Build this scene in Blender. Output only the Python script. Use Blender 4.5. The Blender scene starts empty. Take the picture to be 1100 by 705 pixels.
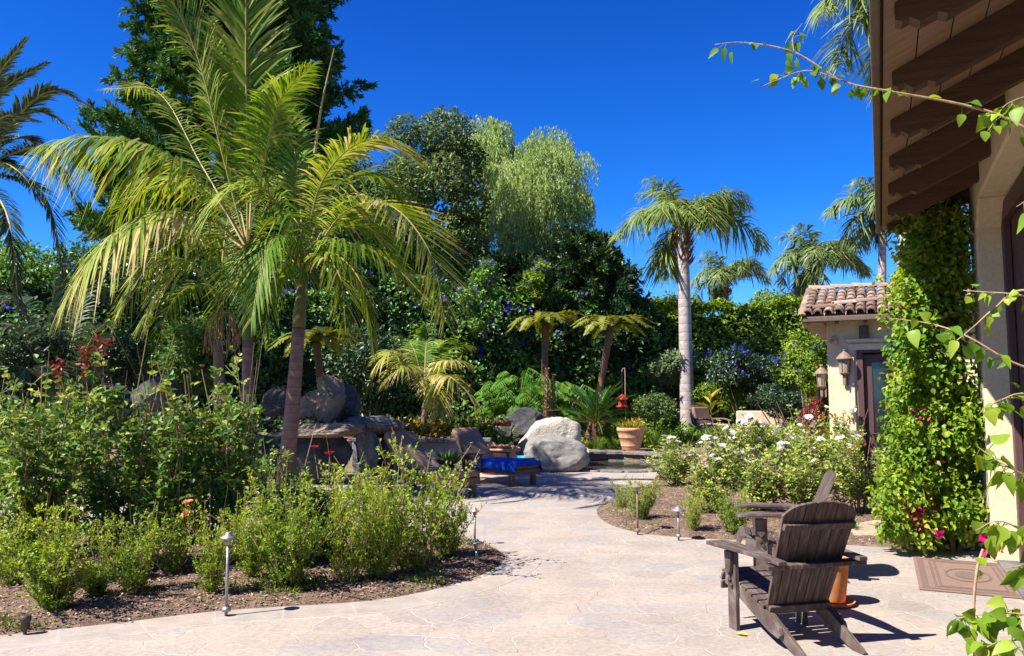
import bpy, bmesh, math, random
import numpy as np
from mathutils import Vector, Matrix, noise

R = math.radians
random.seed(7)
rng = np.random.default_rng(7)
sc = bpy.context.scene
C = sc.collection

# ------------------------------------------------------------------ camera
CAM_H = 1.65
PITCH = R(5.07)
FPX = 850.0
cam_d = bpy.data.cameras.new('camera')
cam_d.sensor_width = 36.0
cam_d.lens = FPX / 1100.0 * 36.0
cam_d.clip_start = 0.05
cam_d.clip_end = 3000
cam = bpy.data.objects.new('camera', cam_d)
C.objects.link(cam)
cam.location = (0, 0, CAM_H)
cam.rotation_euler = (math.pi / 2 + PITCH, 0, 0)
sc.camera = cam

# ------------------------------------------------------------------ light
SUN_EL = R(50)
SUN_TO = Vector((0.90, 0.436, 0)).normalized()          # where the light travels
SUN_STRENGTH, SKY_STRENGTH, EXPOSURE = 5.0, 0.055, 1.36
world = bpy.data.worlds.new('World')
sc.world = world
world.use_nodes = True
wn, wl = world.node_tree.nodes, world.node_tree.links
wn.clear()
sky = wn.new('ShaderNodeTexSky')
sky.sky_type = 'NISHITA'
sky.sun_disc = False
sky.sun_elevation = SUN_EL
sky.sun_rotation = math.atan2(-SUN_TO.x, -SUN_TO.y)
sky.altitude = 1500
sky.air_density = 1.0
sky.dust_density = 0.25
sky.ozone_density = 4.0
hs = wn.new('ShaderNodeHueSaturation')
hs.inputs['Saturation'].default_value = 1.1
tint = wn.new('ShaderNodeMixRGB')
tint.blend_type = 'MULTIPLY'
tint.inputs[0].default_value = 1.0
wtc = wn.new('ShaderNodeTexCoord')
wsep = wn.new('ShaderNodeSeparateXYZ')
wrp = wn.new('ShaderNodeValToRGB')
we = wrp.color_ramp.elements
we[0].position, we[0].color = 0.02, (.62, 1.2, 1.6, 1)
we[1].position, we[1].color = 0.60, (.04, .42, 1.40, 1)
wm_ = we.new(0.24); wm_.color = (.16, .78, 1.58, 1)
wl.new(wtc.outputs['Generated'], wsep.inputs[0])
wl.new(wsep.outputs['Z'], wrp.inputs[0])
wl.new(wrp.outputs[0], tint.inputs[2])
bg = wn.new('ShaderNodeBackground')
bg.inputs['Strength'].default_value = SKY_STRENGTH
wo = wn.new('ShaderNodeOutputWorld')
wl.new(sky.outputs[0], hs.inputs['Color'])
wl.new(hs.outputs[0], tint.inputs[1])
wl.new(tint.outputs[0], bg.inputs['Color'])
wl.new(bg.outputs[0], wo.inputs['Surface'])

sun_d = bpy.data.lights.new('sun', 'SUN')
sun_d.energy = SUN_STRENGTH
sun_d.angle = R(0.53)
sun_d.color = (1.0, 0.945, 0.86)
sun = bpy.data.objects.new('sun', sun_d)
C.objects.link(sun)
sdir = Vector((SUN_TO.x * math.cos(SUN_EL), SUN_TO.y * math.cos(SUN_EL), -math.sin(SUN_EL)))
sun.rotation_euler = sdir.to_track_quat('-Z', 'Y').to_euler()
sun.location = (-20, -10, 30)

vs = sc.view_settings
sc.display_settings.display_device = 'sRGB'
vs.view_transform = 'Standard'
vs.look = 'None'
vs.gamma = 1.0
vs.use_curve_mapping = False
vs.exposure = EXPOSURE
cy = sc.cycles
cy.max_bounces = 6
cy.diffuse_bounces = 4
cy.glossy_bounces = 2
cy.transmission_bounces = 3
cy.transparent_max_bounces = 4
cy.use_denoising = True
cy.caustics_reflective = False
cy.caustics_refractive = False

# ------------------------------------------------------------------ helpers
CP, SP = math.cos(PITCH), math.sin(PITCH)
def ray(px, py):
    a, b = (px - 550) / FPX, (352.5 - py) / FPX
    return Vector((a, CP - b * SP, SP + b * CP))
def at(px, py, Y):                      # the place at distance Y that the photo shows at px, py
    d = ray(px, py)
    t = Y / d.y
    return Vector((d.x * t, Y, CAM_H + d.z * t))
def on(px, py, z=0.0):                  # the place at height z that the photo shows at px, py
    d = ray(px, py)
    t = (z - CAM_H) / d.z
    return Vector((d.x * t, d.y * t, z))
def V3(*a): return np.array(a, float)

class G:
    """collects vertices and faces (any number of sides) and links them as ONE mesh object"""
    def __init__(s):
        s.v, s.t, s.l, s.n, s.m, s.k = [], [], [], [], [], 0
        s.uv = []
    def add(s, v, f, tone=0.5, mi=0):
        v = np.asarray(v, float).reshape(-1, 3)
        if isinstance(f, np.ndarray):
            s.l.append((f + s.k).ravel()); s.n.append(np.full(len(f), f.shape[1])); nf = len(f)
        else:
            s.l.append(np.array([i for q in f for i in q], int) + s.k)
            s.n.append(np.array([len(q) for q in f], int)); nf = len(f)
        s.m.append(np.full(nf, mi))
        s.v.append(v)
        s.t.append(np.broadcast_to(np.asarray(tone, float), (len(v),)).copy())
        s.k += len(v)
    def xf(s, M):
        A = np.array(M)
        s.v = [v @ A[:3, :3].T + A[:3, 3] for v in s.v]
        return s
    def mesh(s, name, mats, smooth=False):
        me = bpy.data.meshes.new(name)
        v = np.concatenate(s.v); l = np.concatenate(s.l).astype(np.int32)
        n = np.concatenate(s.n).astype(np.int32)
        me.vertices.add(len(v)); me.vertices.foreach_set('co', v.ravel().astype(np.float32))
        me.loops.add(len(l)); me.loops.foreach_set('vertex_index', l)
        me.polygons.add(len(n))
        st = np.zeros(len(n), np.int32); st[1:] = np.cumsum(n)[:-1]
        me.polygons.foreach_set('loop_start', st)
        mats = mats if isinstance(mats, (list, tuple)) else [mats]
        for m in mats: me.materials.append(m)
        me.polygons.foreach_set('material_index', np.concatenate(s.m).astype(np.int32))
        me.polygons.foreach_set('use_smooth', np.full(len(n), bool(smooth)))
        a = me.attributes.new('tone', 'FLOAT', 'POINT')
        a.data.foreach_set('value', np.concatenate(s.t).astype(np.float32))
        if s.uv:
            uv = np.concatenate(s.uv).astype(np.float32)
            ul = me.uv_layers.new(name='UVMap')
            ul.data.foreach_set('uv', uv[l].ravel())
        me.update(calc_edges=True)
        return me
    def build(s, name, mats, parent=None, smooth=False, bevel=0, loc=None):
        o = bpy.data.objects.new(name, s.mesh(name, mats, smooth))
        C.objects.link(o)
        if parent is not None: o.parent = parent
        if loc is not None: o.location = loc
        if bevel:
            b = o.modifiers.new('edge', 'BEVEL'); b.width = bevel; b.segments = 2; b.limit_method = 'ANGLE'; b.angle_limit = R(40)
        return o

def tag(o, label=None, cat=None, group=None, kind=None):
    if label: o['label'] = label
    if cat: o['category'] = cat
    if group: o['group'] = group
    if kind: o['kind'] = kind
    return o
def thing(name, label, cat, loc=(0, 0, 0), rz=0, group=None, scale=1.0):
    o = bpy.data.objects.new(name, None)
    o.empty_display_size = 0.2
    C.objects.link(o)
    o.location = loc; o.rotation_euler = (0, 0, rz)
    o.scale = (scale, scale, scale) if not isinstance(scale, (tuple, list)) else scale
    return tag(o, label, cat, group)
def struct(o): o['kind'] = 'structure'; return o
def stuff(o): o['kind'] = 'stuff'; return o
def copy_tree(o, parent=None):
    c = o.copy(); C.objects.link(c)
    c.parent = parent
    for ch in o.children: copy_tree(ch, c)
    return c
def inst(name, mesh, parent, M=None):
    o = bpy.data.objects.new(name, mesh); C.objects.link(o); o.parent = parent
    if M is not None: o.matrix_local = M
    return o

def box(g, c, s, rz=0, M=None, tone=.5, mi=0):
    x, y, z = [q / 2 for q in s]
    v = np.array([(-x,-y,-z),(x,-y,-z),(x,y,-z),(-x,y,-z),(-x,-y,z),(x,-y,z),(x,y,z),(-x,y,z)], float)
    if rz:
        a, b = math.cos(rz), math.sin(rz)
        v = np.stack([v[:,0]*a - v[:,1]*b, v[:,0]*b + v[:,1]*a, v[:,2]], 1)
    v = v + np.array(c, float)
    if M is not None:
        A = np.array(M); v = v @ A[:3,:3].T + A[:3,3]
    g.add(v, [(0,3,2,1),(4,5,6,7),(0,1,5,4),(1,2,6,5),(2,3,7,6),(3,0,4,7)], tone, mi)
    return g
def prism(g, poly, axis, a, b, mi=0, tone=.5):
    """poly: outline in the two axes other than `axis`, extruded from a to b"""
    n = len(poly); vs_ = []
    for h in (a, b):
        for (p, q) in poly:
            vs_.append({'x': (h, p, q), 'y': (p, h, q), 'z': (p, q, h)}[axis])
    f = [tuple(range(n))[::-1], tuple(range(n, 2*n))] + [(i, (i+1) % n, n + (i+1) % n, n + i) for i in range(n)]
    g.add(vs_, f, tone, mi)
    return g
def tube(g, path, radii, sides=6, tone=.5, mi=0, cap=True, taper_tone=None):
    path = np.asarray([tuple(p) for p in path], float); n = len(path)
    radii = np.broadcast_to(np.asarray(radii, float), (n,))
    t = np.gradient(path, axis=0); t /= np.linalg.norm(t, axis=1)[:, None] + 1e-9
    up = np.array([0.31, 0.17, 0.93]) if abs(t[0] @ np.array([0.31,0.17,0.93])) < .93 else np.array([1.0, 0.1, 0.05])
    s = np.cross(t, up); s /= np.linalg.norm(s, axis=1)[:, None] + 1e-9
    b = np.cross(t, s)
    an = np.arange(sides) * 2 * math.pi / sides
    v = path[:, None, :] + radii[:, None, None] * (np.cos(an)[None, :, None] * s[:, None, :] + np.sin(an)[None, :, None] * b[:, None, :])
    i = np.arange(n - 1)[:, None] * sides; j = np.arange(sides)[None, :]; j2 = (j + 1) % sides
    f = np.stack([i + j, i + sides + j, i + sides + j2, i + j2], -1).reshape(-1, 4)
    g.add(v, f, tone, mi)
    if cap:
        k = g.k - n * sides
        g.l.append(np.arange(k, k + sides)); g.n.append(np.array([sides])); g.m.append(np.array([mi]))
        g.l.append(np.arange(k + (n-1)*sides, k + n*sides)[::-1]); g.n.append(np.array([sides])); g.m.append(np.array([mi]))
    return g
def lathe(g, prof, n=24, c=(0, 0, 0), mi=0, tone=.5):
    p = np.array(prof, float); an = np.arange(n) * 2 * math.pi / n
    v = np.stack([p[:, 0][:, None] * np.cos(an), p[:, 0][:, None] * np.sin(an), np.repeat(p[:, 1][:, None], n, 1)], -1) + np.array(c, float)
    i = np.arange(len(p) - 1)[:, None] * n; j = np.arange(n)[None, :]; j2 = (j + 1) % n
    g.add(v, np.stack([i + j, i + j2, i + n + j2, i + n + j], -1).reshape(-1, 4), tone, mi)
    return g
def spline(pts, n):
    """smooth curve through the given points"""
    P = np.array([tuple(p) for p in pts], float)
    P = np.vstack([2 * P[0] - P[1], P, 2 * P[-1] - P[-2]])
    m = len(P) - 3; out = []
    for u in np.linspace(0, m - 1e-6, n):
        k = int(u); t = u - k; a, b, c, d = P[k], P[k+1], P[k+2], P[k+3]
        out.append(.5 * ((2*b) + (-a + c)*t + (2*a - 5*b + 4*c - d)*t*t + (-a + 3*b - 3*c + d)*t**3))
    return np.array(out)
def unit(v): return v / (np.linalg.norm(v, axis=-1, keepdims=True) + 1e-9)
def rv(n): return unit(rng.normal(size=(n, 3)))

# ------------------------------------------------------------------ materials
def newmat(name):
    m = bpy.data.materials.new(name); m.use_nodes = True
    nt = m.node_tree; nt.nodes.clear()
    out = nt.nodes.new('ShaderNodeOutputMaterial')
    return m, nt, out
def N(nt, t, **kw):
    n = nt.nodes.new(t)
    for k, v in kw.items():
        if k in n.inputs: n.inputs[k].default_value = v
        else: setattr(n, k, v)
    return n
def ramp(nt, stops):
    r = nt.nodes.new('ShaderNodeValToRGB'); e = r.color_ramp.elements
    while len(e) < len(stops): e.new(0.5)
    for i, (p, c) in enumerate(stops):
        e[i].position = p; e[i].color = (*c, 1)
    return r
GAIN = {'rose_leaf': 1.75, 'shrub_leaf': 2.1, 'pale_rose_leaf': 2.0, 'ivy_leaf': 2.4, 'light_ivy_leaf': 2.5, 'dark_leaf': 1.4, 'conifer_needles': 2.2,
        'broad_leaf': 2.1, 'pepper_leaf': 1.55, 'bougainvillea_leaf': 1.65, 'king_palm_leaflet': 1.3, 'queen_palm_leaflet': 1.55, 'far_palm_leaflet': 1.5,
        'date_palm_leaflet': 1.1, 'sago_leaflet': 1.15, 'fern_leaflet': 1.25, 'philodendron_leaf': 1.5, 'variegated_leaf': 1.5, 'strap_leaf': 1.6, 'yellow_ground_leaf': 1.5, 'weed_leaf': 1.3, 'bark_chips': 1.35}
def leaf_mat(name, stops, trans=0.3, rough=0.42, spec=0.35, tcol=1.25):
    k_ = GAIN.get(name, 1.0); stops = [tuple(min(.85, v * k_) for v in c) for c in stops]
    m, nt, out = newmat(name); L = nt.links
    a = N(nt, 'ShaderNodeAttribute', attribute_name='tone')
    r = ramp(nt, [(i / (len(stops) - 1), c) for i, c in enumerate(stops)])
    L.new(a.outputs['Fac'], r.inputs[0])
    b = N(nt, 'ShaderNodeBsdfPrincipled', Roughness=rough)
    b.inputs['Specular IOR Level'].default_value = spec
    L.new(r.outputs[0], b.inputs['Base Color'])
    t = N(nt, 'ShaderNodeBsdfTranslucent')
    hsv = N(nt, 'ShaderNodeHueSaturation', Value=tcol, Saturation=1.1, Hue=0.485)
    L.new(r.outputs[0], hsv.inputs['Color']); L.new(hsv.outputs[0], t.inputs['Color'])
    x = N(nt, 'ShaderNodeMixShader', Fac=trans)
    L.new(b.outputs[0], x.inputs[1]); L.new(t.outputs[0], x.inputs[2]); L.new(x.outputs[0], out.inputs[0])
    return m
def rough_mat(name, c1, c2, scale=8, rough=.75, bump=.25, detail=6, spec=.3, stretch=(1, 1, 1), c3=None, bdist=.02, dist=0, metallic=0):
    m, nt, out = newmat(name); L = nt.links
    tc = N(nt, 'ShaderNodeTexCoord'); mp = N(nt, 'ShaderNodeMapping')
    mp.inputs['Scale'].default_value = stretch
    L.new(tc.outputs['Object'], mp.inputs[0])
    n1 = N(nt, 'ShaderNodeTexNoise', Scale=scale, Detail=detail, Roughness=.62, Distortion=dist); L.new(mp.outputs[0], n1.inputs['Vector'])
    st = [(.3, c1), (.7, c2)] if c3 is None else [(.28, c1), (.5, c2), (.74, c3)]
    r = ramp(nt, st); L.new(n1.outputs[0], r.inputs[0])
    n2 = N(nt, 'ShaderNodeTexNoise', Scale=scale * 5, Detail=5, Roughness=.7); L.new(mp.outputs[0], n2.inputs['Vector'])
    b = N(nt, 'ShaderNodeBsdfPrincipled', Roughness=rough, Metallic=metallic); b.inputs['Specular IOR Level'].default_value = spec
    hv = N(nt, 'ShaderNodeMixRGB', blend_type='OVERLAY', Fac=.35); L.new(r.outputs[0], hv.inputs[1]); L.new(n2.outputs[0], hv.inputs[2])
    L.new(hv.outputs[0], b.inputs['Base Color'])
    bp = N(nt, 'ShaderNodeBump', Strength=bump, Distance=bdist)
    ad = N(nt, 'ShaderNodeMath', operation='ADD'); L.new(n1.outputs[0], ad.inputs[0]); L.new(n2.outputs[0], ad.inputs[1])
    L.new(ad.outputs[0], bp.inputs['Height']); L.new(bp.outputs[0], b.inputs['Normal'])
    L.new(b.outputs[0], out.inputs[0])
    return m

M = {}
M['rose'] = leaf_mat('rose_leaf', [(.018,.052,.012), (.050,.105,.018), (.115,.170,.030), (.25,.25,.06)], .32, .5, .25)
M['rose_red'] = leaf_mat('young_red_leaf', [(.10,.015,.012), (.20,.035,.02), (.26,.06,.03)], .3)
M['box'] = leaf_mat('shrub_leaf', [(.038,.078,.008), (.082,.136,.012), (.138,.188,.018), (.215,.235,.028)], .36, .5, .2)
M['rose_pale'] = leaf_mat('pale_rose_leaf', [(.040,.075,.014), (.090,.135,.024), (.165,.20,.042), (.27,.255,.085)], .34, .5, .2)
M['ivy'] = leaf_mat('ivy_leaf', [(.010,.030,.006), (.024,.060,.009), (.060,.115,.014), (.115,.165,.022)], .2, .45, .3)
M['ivy_light'] = leaf_mat('light_ivy_leaf', [(.014,.032,.004), (.042,.075,.008), (.095,.135,.012), (.16,.185,.022)], .28, .5, .2)
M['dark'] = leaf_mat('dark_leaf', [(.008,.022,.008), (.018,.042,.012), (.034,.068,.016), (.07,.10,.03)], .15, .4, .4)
M['conifer'] = leaf_mat('conifer_needles', [(.010,.032,.008), (.022,.058,.012), (.040,.085,.016), (.07,.11,.024)], .15, .55, .15)
M['broad'] = leaf_mat('broad_leaf', [(.014,.030,.008), (.032,.058,.014), (.062,.088,.022), (.11,.13,.045)], .2, .5, .2)
M['pepper'] = leaf_mat('pepper_leaf', [(.10,.155,.045), (.165,.23,.07), (.235,.30,.10), (.32,.37,.15)], .42, .6, .15)
M['boug'] = leaf_mat('bougainvillea_leaf', [(.028,.080,.008), (.07,.145,.012), (.135,.205,.018), (.25,.28,.035)], .4, .45, .25)
M['king'] = leaf_mat('king_palm_leaflet', [(.028,.080,.010), (.070,.145,.014), (.145,.215,.024), (.27,.27,.048), (.42,.34,.16)], .36, .55, .15)
M['queen'] = leaf_mat('queen_palm_leaflet', [(.045,.085,.018), (.085,.13,.025), (.14,.18,.04), (.24,.24,.085)], .3, .5, .2)
M['queen_far'] = leaf_mat('far_palm_leaflet', [(.045,.080,.026), (.075,.115,.035), (.115,.155,.05), (.17,.19,.08)], .25, .45, .3)
M['date'] = leaf_mat('date_palm_leaflet', [(.020,.040,.018), (.042,.070,.030), (.08,.110,.05), (.15,.17,.09)], .2, .5, .3)
M['sago'] = leaf_mat('sago_leaflet', [(.014,.052,.008), (.026,.085,.012), (.05,.12,.016)], .2, .3, .55)
M['fern'] = leaf_mat('fern_leaflet', [(.05,.085,.012), (.11,.14,.016), (.20,.20,.025), (.30,.24,.06)], .35, .5, .25)
M['philo'] = leaf_mat('philodendron_leaf', [(.030,.095,.012), (.06,.15,.016), (.11,.20,.022)], .3, .5, .2)
M['pale'] = leaf_mat('variegated_leaf', [(.06,.10,.04), (.12,.16,.07), (.22,.25,.13)], .25, .45, .3)
M['grass'] = leaf_mat('strap_leaf', [(.045,.095,.012), (.085,.15,.018), (.15,.20,.03)], .3, .4, .4)
M['croton'] = leaf_mat('yellow_ground_leaf', [(.05,.09,.010), (.13,.15,.015), (.25,.22,.02), (.32,.17,.03)], .3, .4, .4)
M['weed'] = leaf_mat('weed_leaf', [(.05,.09,.012), (.10,.14,.02), (.18,.19,.04)], .3, .5, .3)
M['purple'] = leaf_mat('purple_petal', [(.07,.035,.36), (.12,.07,.52)], .25, .6, .2)
M['blueflower'] = leaf_mat('blue_petal', [(.03,.035,.28), (.06,.07,.42)], .25, .6, .2)
M['white'] = leaf_mat('white_petal', [(.72,.70,.60), (.86,.85,.80)], .2, .6, .2, tcol=1.0)
M['redp'] = leaf_mat('red_petal', [(.45,.012,.02), (.62,.03,.035)], .2, .5, .2)
M['crimson'] = leaf_mat('crimson_bract', [(.03,.07,.012), (.22,.008,.03), (.40,.015,.05)], .25, .5, .2)
M['pinkp'] = leaf_mat('salmon_petal', [(.62,.16,.10), (.72,.30,.18)], .2, .5, .2)
M['yellowp'] = leaf_mat('yellow_petal', [(.75,.50,.04), (.8,.6,.1)], .2, .5, .2)
M['magenta'] = leaf_mat('magenta_bract', [(.42,.010,.10), (.62,.02,.17)], .3, .5, .2)
M['chips'] = leaf_mat('bark_chips', [(.07,.042,.028), (.15,.092,.060), (.25,.165,.112), (.42,.32,.23)], .0, .8, .2)
M['dead'] = leaf_mat('dead_leaf', [(.18,.10,.05), (.30,.19,.10), (.42,.31,.19)], .15, .6, .2)
M['cane'] = rough_mat('rose_cane', (.16,.13,.04), (.32,.23,.11), 20, .7, .2)
M['wood'] = rough_mat('branch_bark', (.10,.065,.04), (.22,.15,.10), 14, .85, .5, stretch=(1, 1, .3))
M['vinewood'] = rough_mat('vine_wood', (.26,.15,.08), (.42,.28,.16), 30, .7, .3)
M['bark'] = rough_mat('dark_bark', (.05,.035,.025), (.12,.085,.06), 5, .9, .7, stretch=(1, 1, .25))
def palm_trunk_mat(name, base1, base2, ring, step):
    m, nt, out = newmat(name); L = nt.links
    tc = N(nt, 'ShaderNodeTexCoord')
    w = N(nt, 'ShaderNodeTexWave', wave_type='BANDS', bands_direction='Z', wave_profile='SAW', Scale=1 / step * .314, Distortion=.6, Detail=3)
    w.inputs['Detail Scale'].default_value = 2
    L.new(tc.outputs['Object'], w.inputs[0])
    r = ramp(nt, [(.0, ring), (.12, base1), (1, base2)]); L.new(w.outputs['Fac'], r.inputs[0])
    n = N(nt, 'ShaderNodeTexNoise', Scale=9, Detail=6); L.new(tc.outputs['Object'], n.inputs[0])
    x = N(nt, 'ShaderNodeMixRGB', blend_type='OVERLAY', Fac=.6); L.new(r.outputs[0], x.inputs[1]); L.new(n.outputs[0], x.inputs[2])
    b = N(nt, 'ShaderNodeBsdfPrincipled', Roughness=.8); L.new(x.outputs[0], b.inputs['Base Color'])
    bp = N(nt, 'ShaderNodeBump', Strength=.5, Distance=.02); L.new(w.outputs['Fac'], bp.inputs['Height']); L.new(bp.outputs[0], b.inputs['Normal'])
    L.new(b.outputs[0], out.inputs[0]); return m
M['kingtrunk'] = palm_trunk_mat('king_palm_trunk', (.145,.082,.064), (.175,.108,.085), (.085,.045,.035), .14)
M['queentrunk'] = palm_trunk_mat('queen_palm_trunk', (.30,.25,.23), (.38,.33,.31), (.16,.12,.11), .3)
M['shaft'] = rough_mat('crownshaft', (.055,.07,.018), (.13,.115,.032), 5, .6, .1, stretch=(1, 1, .2))
M['rachis'] = rough_mat('palm_rachis', (.24,.20,.05), (.36,.27,.09), 6, .5, .1)
M['fibre'] = rough_mat('palm_fibre', (.10,.055,.03), (.24,.14,.075), 18, .95, .8, stretch=(1, 1, .2))
M['stucco'] = rough_mat('cream_stucco', (.52,.42,.27), (.60,.50,.345), 4, .9, .35, bdist=.006)
M['stucco2'] = rough_mat('stucco_trim', (.53,.43,.28), (.61,.51,.355), 4, .9, .3, bdist=.006)
M['tile'] = rough_mat('clay_tile', (.192,.080,.044), (.288,.144,.088), 3.2, .85, .3, c3=(.368,.240,.160), bdist=.01)
M['browntrim'] = rough_mat('brown_trim', (.091,.059,.042), (.133,.091,.063), 6, .7, .15, stretch=(1, 1, 1))
M['soffit'] = rough_mat('soffit_boards', (.25,.16,.10), (.33,.22,.14), 3, .75, .15, stretch=(1, 6, 1))
M['rafter'] = rough_mat('stained_rafter', (.062,.034,.020), (.105,.060,.036), 4, .7, .25, stretch=(.4, 8, 8))
M['door'] = rough_mat('maroon_door_paint', (.064,.032,.030), (.090,.046,.044), 5, .5, .1, stretch=(6, 6, .4))
M['teak'] = rough_mat('weathered_brown_wood', (.040,.027,.023), (.085,.060,.050), 5, .62, .5, c3=(.20,.165,.15), stretch=(7, 1, 1), bdist=.004)
M['metal'] = rough_mat('weathered_metal', (.198,.198,.198), (.342,.333,.324), 20, .45, .15, metallic=.6)
M['darkmetal'] = rough_mat('bronze_metal', (.05,.04,.035), (.10,.08,.065), 20, .5, .15, metallic=.4)
M['lampbrown'] = rough_mat('lantern_paint', (.16,.10,.075), (.23,.155,.12), 20, .6, .1)
M['frost'] = rough_mat('smoked_glass', (.20,.17,.13), (.30,.26,.20), 5, .15, .0, spec=.5)
M['terra'] = rough_mat('terracotta', (.42,.19,.10), (.52,.27,.16), 5, .85, .2, c3=(.60,.40,.28), bdist=.006)
M['terra2'] = rough_mat('orange_terracotta', (.46,.17,.06), (.56,.24,.10), 4, .8, .15, bdist=.004)
M['rock'] = rough_mat('grey_rock', (.085,.080,.076), (.155,.145,.135), 2.2, .85, .9, c3=(.25,.23,.205), dist=.6, bdist=.05)
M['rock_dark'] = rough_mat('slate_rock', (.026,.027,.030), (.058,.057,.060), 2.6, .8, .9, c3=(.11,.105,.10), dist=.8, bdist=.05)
M['rock_tan'] = rough_mat('tan_rock', (.13,.098,.070), (.21,.165,.125), 2.0, .85, .9, c3=(.31,.25,.19), dist=.8, bdist=.05)
M['rock_white'] = rough_mat('pale_limestone', (.36,.31,.245), (.47,.42,.34), 2.4, .85, .9, c3=(.56,.51,.43), dist=.9, bdist=.06)
M['rock_round'] = rough_mat('river_boulder', (.11,.11,.10), (.20,.19,.17), 1.8, .8, .5, c3=(.32,.295,.26), dist=1.4, bdist=.03)
M['cushion'] = rough_mat('tan_cushion', (.208,.136,.092), (.248,.168,.116), 12, .95, .2, bdist=.004)
M['cushion_lt'] = rough_mat('beige_cushion', (.50,.36,.26), (.58,.43,.32), 12, .95, .2, bdist=.004)
M['lwood'] = rough_mat('lounger_wood', (.10,.06,.04), (.18,.11,.075), 7, .6, .25, stretch=(1, 5, 5))
M['towel'] = rough_mat('blue_towel', (.006,.050,.34), (.010,.085,.46), 14, .95, .5, bdist=.006)
M['bluetub'] = rough_mat('blue_plastic', (.02,.22,.55), (.03,.28,.62), 4, .35, .0)
M['redpaint'] = rough_mat('red_enamel', (.38,.02,.018), (.46,.035,.025), 6, .35, .05)
M['glaze_w'] = rough_mat('cream_glaze', (.60,.52,.40), (.70,.62,.50), 6, .3, .05)
M['glaze_r'] = rough_mat('dark_red_glaze', (.09,.018,.014), (.14,.03,.02), 6, .25, .05)
M['mat'] = rough_mat('coir_mat', (.165,.105,.082), (.215,.145,.115), 40, .98, .5, bdist=.004)
M['mat_d'] = rough_mat('coir_mat_border', (.125,.082,.066), (.165,.11,.09), 40, .98, .5, bdist=.004)
M['wallstone'] = rough_mat('retaining_wall_stone', (.180,.188,.195), (.270,.270,.270), 2.5, .85, .6, c3=(.345,.338,.323), bdist=.03)
M['soil'] = rough_mat('soil', (.10,.065,.042), (.17,.115,.078), 1.6, .95, .6, c3=(.24,.17,.115), bdist=.05)
M['mulch'] = rough_mat('mulch_soil', (.09,.056,.038), (.17,.11,.078), 7, .95, .9, c3=(.27,.19,.14), bdist=.04)
M['sand'] = rough_mat('sandy_soil', (.272,.200,.140), (.336,.256,.184), 4, .95, .5, c3=(.400,.312,.232), bdist=.02)
M['core'] = rough_mat('dark_hedge_fill', (.008,.016,.006), (.016,.028,.010), 3, 1.0, .8)  # near-black fill, stands in for the shade deep inside the hedges

def glass_dark():
    m, nt, out = newmat('dark_window_glass')
    b = N(nt, 'ShaderNodeBsdfPrincipled', Roughness=.04)
    b.inputs['Base Color'].default_value = (.012, .014, .022, 1); b.inputs['Specular IOR Level'].default_value = .6
    nt.links.new(b.outputs[0], out.inputs[0]); return m
M['glass'] = glass_dark()
def water():
    m, nt, out = newmat('pond_water')
    tc = N(nt, 'ShaderNodeTexCoord'); n = N(nt, 'ShaderNodeTexNoise', Scale=6, Detail=2)
    nt.links.new(tc.outputs['Object'], n.inputs[0])
    b = N(nt, 'ShaderNodeBsdfPrincipled', Roughness=.06)
    b.inputs['Base Color'].default_value = (.05, .045, .032, 1); b.inputs['Specular IOR Level'].default_value = .6
    bp = N(nt, 'ShaderNodeBump', Strength=.12, Distance=.02); nt.links.new(n.outputs[0], bp.inputs['Height']); nt.links.new(bp.outputs[0], b.inputs['Normal'])
    nt.links.new(b.outputs[0], out.inputs[0]); return m
M['water'] = water()

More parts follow.
